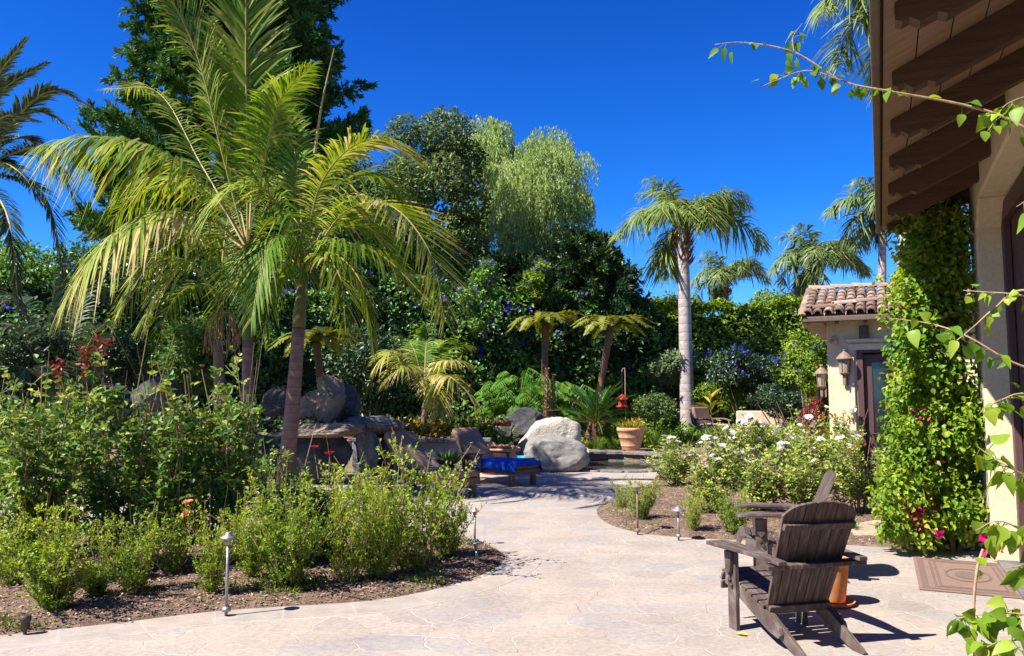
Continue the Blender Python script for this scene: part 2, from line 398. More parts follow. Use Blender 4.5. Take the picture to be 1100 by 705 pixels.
def flagstone():
    m, nt, out = newmat('flagstone'); L = nt.links
    tc = N(nt, 'ShaderNodeTexCoord')
    nd = N(nt, 'ShaderNodeTexNoise', Scale=1.1, Detail=3, Roughness=.55); L.new(tc.outputs['Object'], nd.inputs[0])
    sb = N(nt, 'ShaderNodeVectorMath', operation='SUBTRACT'); L.new(nd.outputs['Color'], sb.inputs[0]); sb.inputs[1].default_value = (.5, .5, .5)
    sl = N(nt, 'ShaderNodeVectorMath', operation='SCALE'); L.new(sb.outputs[0], sl.inputs[0]); sl.inputs['Scale'].default_value = .55
    ad = N(nt, 'ShaderNodeVectorMath', operation='ADD'); L.new(tc.outputs['Object'], ad.inputs[0]); L.new(sl.outputs[0], ad.inputs[1])
    mp = N(nt, 'ShaderNodeMapping'); mp.inputs['Scale'].default_value = (1.15, 1.5, 1); mp.inputs['Rotation'].default_value = (0, 0, .35)
    L.new(ad.outputs[0], mp.inputs[0])
    ve = N(nt, 'ShaderNodeTexVoronoi', feature='DISTANCE_TO_EDGE', voronoi_dimensions='2D', Scale=2.25, Randomness=.95); L.new(mp.outputs[0], ve.inputs['Vector'])
    vc = N(nt, 'ShaderNodeTexVoronoi', feature='F1', voronoi_dimensions='2D', Scale=2.25, Randomness=.95); L.new(mp.outputs[0], vc.inputs['Vector'])
    sep = N(nt, 'ShaderNodeSeparateColor'); L.new(vc.outputs['Color'], sep.inputs[0])
    cr = ramp(nt, [(0, (.268,.230,.203)), (.3, (.318,.265,.222)), (.55, (.296,.260,.229)), (.8, (.266,.242,.224)), (1, (.330,.282,.239))])
    L.new(sep.outputs[0], cr.inputs[0])
    n1 = N(nt, 'ShaderNodeTexNoise', Scale=1.3, Detail=8, Roughness=.65); L.new(tc.outputs['Object'], n1.inputs[0])
    n2 = N(nt, 'ShaderNodeTexNoise', Scale=22, Detail=5, Roughness=.7); L.new(tc.outputs['Object'], n2.inputs[0])
    r1 = ramp(nt, [(.3, (.36,.36,.38)), (.7, (.64,.62,.58))]); L.new(n1.outputs[0], r1.inputs[0])
    o1 = N(nt, 'ShaderNodeMixRGB', blend_type='OVERLAY', Fac=.6); L.new(cr.outputs[0], o1.inputs[1]); L.new(r1.outputs[0], o1.inputs[2])
    r2 = ramp(nt, [(.3, (.36,.36,.36)), (.7, (.64,.64,.64))]); L.new(n2.outputs[0], r2.inputs[0])
    o2 = N(nt, 'ShaderNodeMixRGB', blend_type='OVERLAY', Fac=.7); L.new(o1.outputs[0], o2.inputs[1]); L.new(r2.outputs[0], o2.inputs[2])
    # joints: pale mortar, worn away in places
    nj = N(nt, 'ShaderNodeTexNoise', Scale=2.2, Detail=4); L.new(tc.outputs['Object'], nj.inputs[0])
    th = N(nt, 'ShaderNodeMapRange'); th.inputs['From Min'].default_value = .38; th.inputs['From Max'].default_value = .62
    th.inputs['To Min'].default_value = .006; th.inputs['To Max'].default_value = .024
    L.new(nj.outputs[0], th.inputs['Value'])
    dv = N(nt, 'ShaderNodeMath', operation='DIVIDE'); L.new(ve.outputs['Distance'], dv.inputs[0]); L.new(th.outputs[0], dv.inputs[1])
    jr = ramp(nt, [(.45, (1, 1, 1)), (1.0, (0, 0, 0))]); L.new(dv.outputs[0], jr.inputs[0])
    mj = N(nt, 'ShaderNodeMixRGB'); L.new(jr.outputs[0], mj.inputs[0]); L.new(o2.outputs[0], mj.inputs[1])
    jc = ramp(nt, [(.42, (.20,.165,.135)), (.5, (.395,.345,.28))]); L.new(nj.outputs[0], jc.inputs[0]); L.new(jc.outputs[0], mj.inputs[2])
    b = N(nt, 'ShaderNodeBsdfPrincipled', Roughness=.7); b.inputs['Specular IOR Level'].default_value = .35
    L.new(mj.outputs[0], b.inputs['Base Color'])
    h = N(nt, 'ShaderNodeMath', operation='MULTIPLY_ADD'); L.new(n1.outputs[0], h.inputs[0]); h.inputs[1].default_value = .6
    iv = N(nt, 'ShaderNodeMath', operation='MULTIPLY'); L.new(jr.outputs[0], iv.inputs[0]); iv.inputs[1].default_value = -.35; L.new(iv.outputs[0], h.inputs[2])
    h2 = N(nt, 'ShaderNodeMath', operation='MULTIPLY_ADD'); L.new(n2.outputs[0], h2.inputs[0]); h2.inputs[1].default_value = .25; L.new(h.outputs[0], h2.inputs[2])
    bp = N(nt, 'ShaderNodeBump', Strength=.45, Distance=.03); L.new(h2.outputs[0], bp.inputs['Height']); L.new(bp.outputs[0], b.inputs['Normal'])
    L.new(b.outputs[0], out.inputs[0]); return m
M['flag'] = flagstone()
def border_stone():
    m, nt, out = newmat('border_stone'); L = nt.links
    uv = N(nt, 'ShaderNodeTexCoord')
    nd = N(nt, 'ShaderNodeTexNoise', Scale=3, Detail=3); L.new(uv.outputs['Object'], nd.inputs[0])
    sl = N(nt, 'ShaderNodeVectorMath', operation='SCALE'); L.new(nd.outputs['Color'], sl.inputs[0]); sl.inputs['Scale'].default_value = .05
    ad = N(nt, 'ShaderNodeVectorMath', operation='ADD'); L.new(uv.outputs['UV'], ad.inputs[0]); L.new(sl.outputs[0], ad.inputs[1])
    br = N(nt, 'ShaderNodeTexBrick', Scale=1.0, offset=.5)
    for k, v in {'Color1': (.30,.248,.206,1), 'Color2': (.268,.236,.208,1), 'Mortar': (.345,.30,.255,1), 'Mortar Size': .006, 'Brick Width': .52, 'Row Height': .36, 'Bias': 0}.items(): br.inputs[k].default_value = v
    L.new(ad.outputs[0], br.inputs['Vector'])
    n1 = N(nt, 'ShaderNodeTexNoise', Scale=5, Detail=8, Roughness=.65); L.new(uv.outputs['Object'], n1.inputs[0])
    o = N(nt, 'ShaderNodeMixRGB', blend_type='OVERLAY', Fac=.45); L.new(br.outputs['Color'], o.inputs[1]); L.new(n1.outputs[0], o.inputs[2])
    b = N(nt, 'ShaderNodeBsdfPrincipled', Roughness=.75); L.new(o.outputs[0], b.inputs['Base Color'])
    bp = N(nt, 'ShaderNodeBump', Strength=.4, Distance=.02); L.new(n1.outputs[0], bp.inputs['Height']); L.new(bp.outputs[0], b.inputs['Normal'])
    L.new(b.outputs[0], out.inputs[0]); return m
M['border'] = border_stone()
# ================================================================== SETTING
def sm(x, a, b):
    t = np.clip((x - a) / (b - a), 0, 1); return t * t * (3 - 2 * t)
def fbm(x, y, s, seed=0.0):
    return noise.fractal(Vector((x * s + seed, y * s - seed, seed * .7)), 1.0, 2.0, 4)

g = G()
g.add([(-900, -900, -.06), (900, -900, -.06), (900, 900, -.06), (-900, 900, -.06)], [(0, 1, 2, 3)])
struct(g.build('ground', M['soil']))
g = G()
xs = np.linspace(-20, 13, 34); ys = np.linspace(-6, 21.2, 29)
v = np.array([(x, y, 0) for y in ys for x in xs], float)
i = np.arange(len(ys) - 1)[:, None] * len(xs); j = np.arange(len(xs) - 1)[None, :]
g.add(v, np.stack([i + j, i + j + 1, i + len(xs) + j + 1, i + len(xs) + j], -1).reshape(-1, 4))
struct(g.build('paving', M['flag']))

def sdist(P, poly):
    """signed distance to an outline, positive inside"""
    x, y = P[:, 0], P[:, 1]; d = np.full(len(P), 1e9); ins = np.zeros(len(P), bool)
    n = len(poly)
    for k in range(n):
        a, b = poly[k], poly[(k + 1) % n]
        e = b - a; w = P - a
        t = np.clip((w @ e) / (e @ e + 1e-12), 0, 1)
        d = np.minimum(d, np.linalg.norm(w - t[:, None] * e, axis=1))
        c = (a[1] > y) != (b[1] > y)
        ins ^= c & (x < (b[0] - a[0]) * (y - a[1]) / (b[1] - a[1] + 1e-12) + a[0])
    return np.where(ins, d, -d)
def closed_spline(pts, n):
    P = [tuple(p)[:2] for p in pts]
    Q = P[-2:] + P + P[:3]
    s = spline([(a, b, 0) for a, b in Q], n * 2)
    m = len(Q) - 1
    u = np.linspace(0, m, n * 2); k = (u >= 2) & (u < 2 + len(P))
    return s[k][:, :2]
def mound(name, outline, mat, h, slope=.3, step=.09, seed=1.0, rough=.035, base=0.0):
    lo, hi = outline.min(0) - .15, outline.max(0) + .15
    xs, ys = np.arange(lo[0], hi[0], step), np.arange(lo[1], hi[1], step)
    X, Y = np.meshgrid(xs, ys); P = np.stack([X.ravel(), Y.ravel()], 1)
    d = sdist(P, outline)
    z = np.clip(d * slope, -.05, h)
    nz = np.array([fbm(p[0], p[1], 2.2, seed) for p in P]) * rough * np.clip(d / .3, 0, 1)
    v = np.concatenate([P, (z + nz + base)[:, None]], 1)
    nx = len(xs)
    i = np.arange(len(ys) - 1)[:, None] * nx; j = np.arange(nx - 1)[None, :]
    f = np.stack([i + j, i + j + 1, i + nx + j + 1, i + nx + j], -1).reshape(-1, 4)
    f = f[(d[f] > -.12).any(1)]
    used, inv = np.unique(f, return_inverse=True)
    gg = G(); gg.add(v[used], inv.reshape(-1, 4))
    return struct(gg.build(name, mat, smooth=True))

LB = closed_spline([on(*p) for p in [(-260, 700), (-90, 694), (0, 684), (120, 671), (240, 657), (400, 646), (490, 628), (538, 608), (538, 592), (490, 578), (380, 570), (200, 574), (0, 582), (-250, 590)]], 90)
mound('planting_bed_left', LB, M['mulch'], .06, seed=1.3)
RB = closed_spline([on(*p) for p in [(641, 549), (652, 562), (690, 573), (760, 579), (850, 582), (950, 588)]] + [Vector((5.0, 8.75, 0)), Vector((6.6, 9.3, 0)), Vector((7.4, 11.5, 0)), Vector((6.2, 13.6, 0)), Vector((4.7, 15.5, 0)), Vector((4.2, 18.2, 0)), Vector((3.6, 18.6, 0)), Vector((3.0, 16.8, 0))] + [on(*p) for p in [(694, 523), (668, 536), (650, 541)]], 110)
mound('planting_bed_right', RB, M['mulch'], .06, seed=4.1)
SB = closed_spline([on(900, 583), on(960, 587), Vector((4.75, 8.72, 0)), Vector((5.3, 9.3, 0)), on(985, 566), on(930, 562), on(890, 570)], 50)
mound('sandy_soil', SB, M['sand'], .075, seed=8.2, rough=.02)

# paver band along the front of the left bed
def band(name, path, w, z, mat):
    path = np.asarray(path); t = np.gradient(path, axis=0); t /= np.linalg.norm(t, axis=1)[:, None]
    nrm = np.stack([t[:, 1], -t[:, 0]], 1)
    u = np.concatenate([[0], np.cumsum(np.linalg.norm(np.diff(path, axis=0), axis=1))])
    n = len(path)
    v = np.concatenate([np.c_[path - nrm * .12, np.full(n, z)], np.c_[path + nrm * w, np.full(n, z)], np.c_[path + nrm * (w + .012), np.full(n, -.003)]])
    k = np.arange(n - 1)
    gg = G(); gg.add(v, np.concatenate([np.stack([k, n + k, n + k + 1, k + 1], 1), np.stack([n + k, 2 * n + k, 2 * n + k + 1, n + k + 1], 1)]))
    gg.uv = [np.concatenate([np.c_[u, np.full(n, -.1)], np.c_[u, np.full(n, w - .02)], np.c_[u, np.full(n, w - .01)]])]
    return struct(gg.build(name, mat))
fr = spline([on(*p) for p in [(-260, 700), (-90, 694), (0, 684), (120, 671), (240, 657), (400, 646), (490, 628), (538, 608), (541, 596), (525, 584)]], 90)[:, :2]
band('paving_border', fr, .36, .004, M['border'])

# far garden ground
def T(x, y):
    x, y = np.asarray(x, float), np.asarray(y, float)
    base = sm(y, 20.9, 21.6) * .24 + np.clip(y - 21.6, 0, 14) * .018
    raised = .74 * sm(y, 18.15, 18.35) * (1 - sm(x, -.75, .6)) * sm(x, -14, -12)
    z = np.maximum(base, raised)
    return np.where((y < 18.1) | ((y < 20.9) & (x > .6)), -.05, np.where(z < .005, -.05, z))
xs = np.arange(-34, 26.1, .3); ys = np.arange(17.6, 42, .3)
X, Y = np.meshgrid(xs, ys)
Z = T(X, Y) + np.array([fbm(a, b, .9, 3.3) for a, b in zip(X.ravel(), Y.ravel())]).reshape(X.shape) * .05 * (T(X, Y) > .1)
nx = len(xs); i = np.arange(len(ys) - 1)[:, None] * nx; j = np.arange(nx - 1)[None, :]
g = G(); g.add(np.stack([X.ravel(), Y.ravel(), Z.ravel()], 1), np.stack([i + j, i + j + 1, i + nx + j + 1, i + nx + j], -1).reshape(-1, 4))
struct(g.build('garden_soil', M['soil'], smooth=True))
def Tz(x, y): return float(max(T(x, y), 0.0))

# ------------------------------------------------------------------ rocks
def rock(name, label, size, mat, loc, seed, rz=0, cuts=5, rough=.10, flat=0.0, group=None, sub=5, cat='boulder', cutlo=.62, box=2.0, shear=0.0):
    bm = bmesh.new(); bmesh.ops.create_icosphere(bm, subdivisions=sub, radius=1)
    r = random.Random(seed)
    planes = []
    for _ in range(cuts):
        d = Vector((r.gauss(0, 1), r.gauss(0, 1), r.gauss(0, .8))).normalized(); planes.append((d, r.uniform(cutlo, .9)))
    if flat: planes.append((Vector((r.uniform(-.08, .08), r.uniform(-.08, .08), 1)).normalized(), flat)); planes.append((Vector((0, 0, -1)), flat))
    for w in bm.verts:
        p = w.co.copy()
        if box != 2.0: p = p / (abs(p.x) ** box + abs(p.y) ** box + abs(p.z) ** box) ** (1 / box)
        for d, h in planes:
            q = p.dot(d)
            if q > h: p -= d * (q - h) * .985
        s = Vector((seed * 1.7, seed * .9, seed * .3))
        p *= 1 + rough * noise.fractal(p * 1.6 + s, 1.0, 2.0, 5) + rough * .22 * noise.fractal(p * 6 + s, 1.0, 2.0, 4)
        cr_ = noise.voronoi(p * 1.3 + s)[0]; p *= 1 - .035 * max(0, 1 - (cr_[1] - cr_[0]) / .09)
        w.co = Vector((p.x * size[0], p.y * size[1], p.z * size[2] * (1 + shear * p.x)))
    me = bpy.data.meshes.new(name); bm.to_mesh(me); bm.free()
    for p in me.polygons: p.use_smooth = True
    me.set_sharp_from_angle(angle=R(28))
    me.materials.append(mat)
    o = bpy.data.objects.new(name, me); C.objects.link(o)
    o.location = loc; o.rotation_euler = (0, 0, rz)
    return tag(o, label, cat, group)

def rk(px, py, Y, w, h, d, mat, label, seed, name='boulder', **k):
    """boulder whose centre the photo shows at px, py; w, h in photo pixels"""
    p = at(px, py, Y); s = Y / FPX / 2
    return rock(name, label, (w * s, d / 2, h * s), mat, p, seed, **k)
# by the path
rk(598, 490, 18.3, 70, 42, 1.05, M['rock_round'], 'rounded grey river boulder at the path edge in front of the pale block', 3, cuts=4, rough=.07, cutlo=.78, box=2.5, shear=-.15)
rk(590, 480, 19.6, 66, 60, 1.0, M['rock_white'], 'pale angular limestone block behind the rounded grey boulder', 14, cuts=5, rough=.05, cutlo=.86, box=6, shear=.28)
rk(562, 462, 20.6, 56, 44, .9, M['rock_dark'], 'dark jagged grey boulder beside the small glazed pot', 23, cuts=7, rough=.16, cutlo=.6)
rk(596, 459, 21.5, 30, 16, .4, M['rock_tan'], 'small tan stone showing above the pale limestone block', 31, cuts=5)
rk(628, 487, 20.3, 12, 14, .25, M['rock_white'], 'small whitish stone at the foot of the sago palm', 32, cuts=4)
# waterfall pile
rk(350, 462, 15.5, 80, 15, 1.1, M['rock_tan'], 'long flat front slab of the rock waterfall', 41, 'rock_slab', cuts=3, rough=.09, box=5, cutlo=.9, cat='rock slab')
rk(402, 457, 16.3, 62, 19, 1.1, M['rock'], 'thick grey slab right of the long flat slab on the waterfall', 42, 'rock_slab', cuts=4, rough=.1, box=5, cutlo=.9, cat='rock slab')
rk(354, 433, 15.9, 50, 56, .9, M['rock_tan'], 'tan folded boulder standing on the waterfall slabs', 43, cuts=11, rough=.2, cutlo=.42)
rk(337, 437, 15.9, 38, 34, .7, M['rock_tan'], 'smaller tan boulder leaning against the folded boulder', 44, cuts=9, rough=.18, cutlo=.45)
rk(371, 435, 16.8, 32, 46, .8, M['rock_dark'], 'dark smooth boulder at the back right of the waterfall pile', 45, cuts=6, rough=.1)
rk(303, 434, 16.4, 40, 38, .9, M['rock_dark'], 'dark boulder left of the palm trunk on the waterfall', 46, cuts=9, rough=.14, cutlo=.5)
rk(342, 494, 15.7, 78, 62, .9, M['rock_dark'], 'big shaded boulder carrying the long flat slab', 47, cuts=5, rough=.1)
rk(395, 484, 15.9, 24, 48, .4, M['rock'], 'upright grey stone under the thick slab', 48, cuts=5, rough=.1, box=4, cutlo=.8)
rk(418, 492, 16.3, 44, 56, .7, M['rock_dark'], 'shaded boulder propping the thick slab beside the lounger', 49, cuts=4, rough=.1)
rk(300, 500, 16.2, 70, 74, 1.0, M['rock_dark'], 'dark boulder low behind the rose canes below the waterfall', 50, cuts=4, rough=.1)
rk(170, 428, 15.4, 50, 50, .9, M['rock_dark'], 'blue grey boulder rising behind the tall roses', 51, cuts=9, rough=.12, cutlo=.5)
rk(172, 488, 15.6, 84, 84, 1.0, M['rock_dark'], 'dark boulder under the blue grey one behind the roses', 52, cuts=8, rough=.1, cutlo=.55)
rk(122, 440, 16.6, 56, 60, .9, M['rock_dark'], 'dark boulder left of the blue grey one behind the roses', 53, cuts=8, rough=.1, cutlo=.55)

# retaining wall with coping
w0, w1 = at(380, 480, 18.2), at(528, 480, 18.2)
t = thing('retaining_wall', 'low blue grey stone retaining wall behind the loungers', 'wall', ((w0.x + w1.x) / 2, 18.15, 0))
L_ = w1.x - w0.x
g = G(); box(g, (0, 0, .33), (L_, .26, .66)); g.build('wall_face', M['wallstone'], t, bevel=.02)
g = G()
k = -L_ / 2
while k < L_ / 2 - .1:
    wd = min(random.uniform(.45, .75), L_ / 2 - k); box(g, (k + wd / 2, -.02 + random.uniform(-.015, .015), .705 + random.uniform(-.006, .006)), (wd - .012, .36, .085)); k += wd
g.build('coping', M['rock'], t, bevel=.015)

# pond
pc = Vector((2.5, 19.6, 0))
g = G(); an = np.linspace(0, 2 * math.pi, 48, endpoint=False)
g.add(np.stack([pc.x + 1.25 * np.cos(an), pc.y + 1.45 * np.sin(an), np.full(48, .012)], 1), [tuple(range(48))])
struct(g.build('pond_water', M['water']))
t = thing('pond_edging', 'ring of flat grey stones round the small pond', 'stone edging', pc)
r = random.Random(3)
for k in range(18):
    a = k * 2 * math.pi / 18
    back = math.sin(a) > .25
    g = G(); ww = .54
    def slab(w, d, z0, z1):
        pts = []
        for q in range(12):
            b = q * 2 * math.pi / 12; e = .35; rr = 1 + r.uniform(-.05, .05)
            cx, sx = math.cos(b), math.sin(b)
            pts.append((w / 2 * math.copysign(abs(cx) ** e, cx) * rr, d * math.copysign(abs(sx) ** e, sx) * rr))
        prism(g, pts, 'z', z0, z1)
    if back:
        z = -.02
        for q in range(3):
            h = r.uniform(.06, .075); slab(ww * r.uniform(.95, 1.02), .2 + r.uniform(-.02, .02), z, z + h); z += h + .003
        slab(ww * 1.02, .27, z, .265)
    else: slab(ww, .22, -.02, .04 + r.uniform(-.006, .006))
    o = g.build('edging_stone', M['rock'] if k % 3 else M['rock_tan'], t, bevel=.014)
    o.location = (1.42 * math.cos(a), 1.62 * math.sin(a), 0); o.rotation_euler = (0, 0, a + math.pi / 2)

# ================================================================== BUILDINGS
UX, UY = .907, -.421
GRID = math.atan2(UY, UX)

def tile_field(x0, x1, y_eave, z_eave, y_top, slope, sp=.168, ex=.31, seed=1):
    """clay barrel tiles over a slope that rises along +y"""
    r = random.Random(seed); gg = G()
    ln = math.hypot(1, slope); rows = int((y_top - y_eave) * ln / ex) + 1
    cols = int((x1 - x0) / sp) + 1
    a7 = np.linspace(0, math.pi, 8)
    for c in range(cols):
        xc = x0 + sp * (c + .5)
        for q in range(rows):
            s0 = q * ex - .06 + r.uniform(-.015, .015); s1 = s0 + .40
            x = xc + r.uniform(-.008, .008); lift = .012 + r.uniform(0, .012); ra, rb = .082, .065
            def ring(s, rad, dz):
                yy, zz = y_eave + s / ln, z_eave + s / ln * slope
                return np.stack([x + rad * np.cos(a7), np.full(8, yy) - np.sin(a7) * rad * slope / ln, zz + dz + np.sin(a7) * rad / ln], 1)
            v = np.concatenate([ring(s0, ra, lift + .02), ring(s1, rb, lift), ring(s0, ra - .02, lift + .02), ring(s0 + .14, ra - .022, lift + .015)])
            k = np.arange(7)
            f = np.concatenate([np.stack([k, k + 1, 8 + k + 1, 8 + k], 1), np.stack([k, 16 + k, 16 + k + 1, k + 1], 1), np.stack([16 + k, 24 + k, 24 + k + 1, 16 + k + 1], 1)])
            gg.add(v, f, r.random())
    return gg
def tile_material():
    m, nt, out = newmat('clay_roof_tile'); L = nt.links
    a = N(nt, 'ShaderNodeAttribute', attribute_name='tone')
    r = ramp(nt, [(0, (.13,.080,.055)), (.35, (.215,.130,.090)), (.65, (.27,.185,.132)), (.88, (.35,.265,.200)), (1, (.16,.115,.088))]); L.new(a.outputs['Fac'], r.inputs[0])
    tc = N(nt, 'ShaderNodeTexCoord'); n = N(nt, 'ShaderNodeTexNoise', Scale=9, Detail=7, Roughness=.7); L.new(tc.outputs['Object'], n.inputs[0])
    o = N(nt, 'ShaderNodeMixRGB', blend_type='OVERLAY', Fac=.6); L.new(r.outputs[0], o.inputs[1]); L.new(n.outputs[0], o.inputs[2])
    b = N(nt, 'ShaderNodeBsdfPrincipled', Roughness=.88); L.new(o.outputs[0], b.inputs['Base Color'])
    bp = N(nt, 'ShaderNodeBump', Strength=.3, Distance=.01); L.new(n.outputs[0], bp.inputs['Height']); L.new(bp.outputs[0], b.inputs['Normal'])
    L.new(b.outputs[0], out.inputs[0]); return m
M['rooftile'] = tile_material()

# ---- garden house
HO = Vector(((889 - 550) / FPX * 13.9, 13.9, 0))
hut = thing('garden_house', 'small cream stucco house with barrel tile roof and maroon glazed door', 'house', HO, GRID)
g = G()
box(g, (0.1, .2, 1.55), (.2, .4, 3.1)); box(g, (.33, 0.16, 2.835), (.28, .44, .53)); box(g, (.33, .16, 1.285), (.28, .44, 2.57))
box(g, (1.02, .16, 2.835), (1.1, .44, .53)); box(g, (3.3, .16, 1.55), (3.4, .44, 3.1))
box(g, (-.0 + .1, 2.0, 1.55), (.2, 3.2, 3.1)); box(g, (2.6, 3.5, 1.55), (4.8, .2, 3.1)); box(g, (4.9, 2, 1.55), (.2, 2.8, 3.1))
g.build('wall', M['stucco'], hut)
g = G(); box(g, (.385, -.085, 1.24), (.09, .05, 2.48)); box(g, (1.02, -.085, 2.53), (1.36, .05, .10)); box(g, (1.02, -.095, 2.64), (1.46, .07, .06)); box(g, (1.655, -.085, 1.24), (.09, .05, 2.48))
g.build('door_surround', M['stucco2'], hut, bevel=.008)
d = G(); box(d, (.52, -.02, 1.215), (.10, .12, 2.43)); box(d, (1.52, -.02, 1.215), (.10, .12, 2.43)); box(d, (1.02, -.02, 2.49), (1.10, .12, .12))
d.build('door_frame', M['door'], hut, bevel=.006)
door = G(); box(door, (.64, .02, 1.2), (.13, .05, 2.4)); box(door, (1.4, .02, 1.2), (.13, .05, 2.4)); box(door, (1.02, .02, 2.33), (.63, .05, .14)); box(door, (1.02, .02, .2), (.63, .05, .4))
do = door.build('door', M['door'], hut, bevel=.005)
g = G(); box(g, (1.02, .025, 1.33), (.628, .012, 1.86)); g.build('glass_pane', M['glass'], do)
g = G(); tube(g, [(.68, -.01, 1.05), (.68, -.06, 1.05), (.74, -.06, 1.05)], .01, 6); g.build('handle', M['darkmetal'], do)
SL = .33
rf = G()
for s_ in (0, 1):
    ye, yt = (-.42, 1.55) if s_ == 0 else (3.75, 1.55)
    zt = 3.06 + SL * 1.97; ze = 3.06 if s_ == 0 else zt - SL * 2.2
    rf.add([(-.33, ye, ze), (5.2, ye, ze), (5.2, yt, zt), (-.33, yt, zt), (-.33, ye, ze - .06), (5.2, ye, ze - .06), (5.2, yt, zt - .06), (-.33, yt, zt - .06)],
           [(0,1,2,3),(7,6,5,4),(0,4,5,1),(1,5,6,2),(3,7,4,0)] if s_ == 0 else [(3,2,1,0),(4,5,6,7),(1,5,4,0),(2,6,5,1),(0,4,7,3)])
ro = rf.build('roof', M['soffit'], hut)
tile_field(-.36, 5.1, -.42, 3.07, 1.5, SL, seed=2).build('barrel_tiles', M['rooftile'], ro, smooth=False)
g = G(); r_ = random.Random(5)
def ridge_run(gg, a, b, n, rad=.1):
    a, b = Vector(a), Vector(b); d = (b - a); a7 = np.linspace(0, math.pi, 8); sd = Vector((d.y, -d.x, 0)).normalized()
    for q in range(n):
        p0, p1 = a + d * (q / n) , a + d * ((q + 1.18) / n)
        zz = r_.uniform(0, .02); v = []
        for p, rr, dz in ((p0, rad, .02 + zz), (p1, rad * .82, zz), (p0, rad - .02, .02 + zz)):
            for t_ in a7: v.append(p + sd * (rr * math.cos(t_)) + Vector((0, 0, rr * .8 * math.sin(t_) + dz)))
        k = np.arange(7)
        gg.add([tuple(q_) for q_ in v], np.concatenate([np.stack([k, k + 1, 8 + k + 1, 8 + k], 1), np.stack([k, 16 + k, 16 + k + 1, k + 1], 1)]), r_.random())
ridge_run(g, (-.38, 1.55, 3.755), (5.1, 1.55, 3.755), 14)
ridge_run(g, (-.22, -.25, 3.18), (2.2, 1.0, 3.595), 7, .085)
ridge_run(g, (-.36, 1.5, 3.73), (-.36, -.5, 3.05), 6, .08)
g.build('ridge_tiles', M['rooftile'], ro)
g = G(); box(g, (2.4, -.47, 3.0), (5.5, .07, .09)); g.build('gutter', M['browntrim'], ro, bevel=.012)
g = G()
for x in np.arange(-.26, 5.2, .45):
    g.add([(x - .035, -.42, 3.0), (x + .035, -.42, 3.0), (x + .035, .0, 3.16), (x - .035, .0, 3.16), (x - .035, -.42, 2.92), (x + .035, -.42, 2.92), (x + .035, .0, 3.02), (x - .035, .0, 3.02)], [(0,1,2,3),(7,6,5,4),(0,4,5,1),(1,5,6,2),(2,6,7,3),(3,7,4,0)])
g.build('rafter_tails', M['browntrim'], ro)
g = G(); box(g, (-.2, .75, 2.96), (.36, 2.4, .05)); g.build('side_soffit', M['soffit'], ro)
def lantern(loc, rz, scale, label):
    t = thing('wall_lantern', label, 'lantern', loc, rz, 'lanterns on the garden house', scale)
    g = G(); lathe(g, [(0, -.36), (.03, -.35), (.035, -.25), (.03, -.2), (.05, -.17), (.05, -.16), (0, -.155)], 12, (0, -.02, 0)); box(g, (0, .06, -.26), (.09, .03, .2)); tube(g, [(0, .05, -.24), (0, -.02, -.24)], .015, 8)
    g.build('bracket', M['lampbrown'], t)
    g = G()
    lathe(g, [(.075, -.16), (.085, -.14), (.105, -.13), (.105, -.115), (.08, -.11)], 12, (0, -.02, 0))
    for k in range(6):
        a = k * math.pi / 3; tube(g, [(.086 * math.cos(a), -.02 + .086 * math.sin(a), -.12), (.112 * math.cos(a), -.02 + .112 * math.sin(a), .15)], .008, 5)
    g.build('cage', M['lampbrown'], t)
    g = G(); lathe(g, [(.075, -.115), (.1, .145)], 12, (0, -.02, 0)); g.build('lamp_glass', M['frost'], t)
    g = G(); lathe(g, [(.155, .14), (.16, .155), (.10, .235), (.085, .25), (.03, .29), (.02, .31), (.03, .325), (.018, .35), (0, .37)], 16, (0, -.02, 0)); g.build('cap', M['lampbrown'], t)
    return t
def hl(x, y, z): return HO + Vector((UX * x - UY * y, UY * x + UX * y, z))
lantern(hl(.28, -.16, 2.19), GRID, .88, 'brown wall lantern beside the maroon door of the garden house')
lantern(hl(-.16, 1.1, 1.98), GRID - math.pi / 2, .85, 'brown wall lantern on the side wall of the garden house under the eave')
t = thing('porch_light', 'small dark box light on the stucco above the maroon door', 'light', hl(.6, -.1, 2.78), GRID)
g = G(); box(g, (0, 0, 0), (.15, .12, .22)); g.build('housing', M['darkmetal'], t, bevel=.01)
g = G(); lathe(g, [(0, -.114), (.05, -.114), (.05, -.109)], 12); g.build('lens', M['frost'], t)
t = thing('flood_light', 'small white round floodlight at the house corner under the eave', 'light', hl(.1, -.06, 2.68), GRID)
g = G(); lathe(g, [(0, .0), (.05, 0), (.07, -.10), (.062, -.10), (.045, -.03)], 16); g.xf(Matrix.Rotation(R(-60), 4, 'X')); g.build('lamp_head', M['white_paint'] if 'white_paint' in M else M['stucco2'], t, smooth=True)
g = G(); tube(g, [(0, .06, .04), (0, 0, .0)], .014, 8); g.build('arm', M['darkmetal'], t)

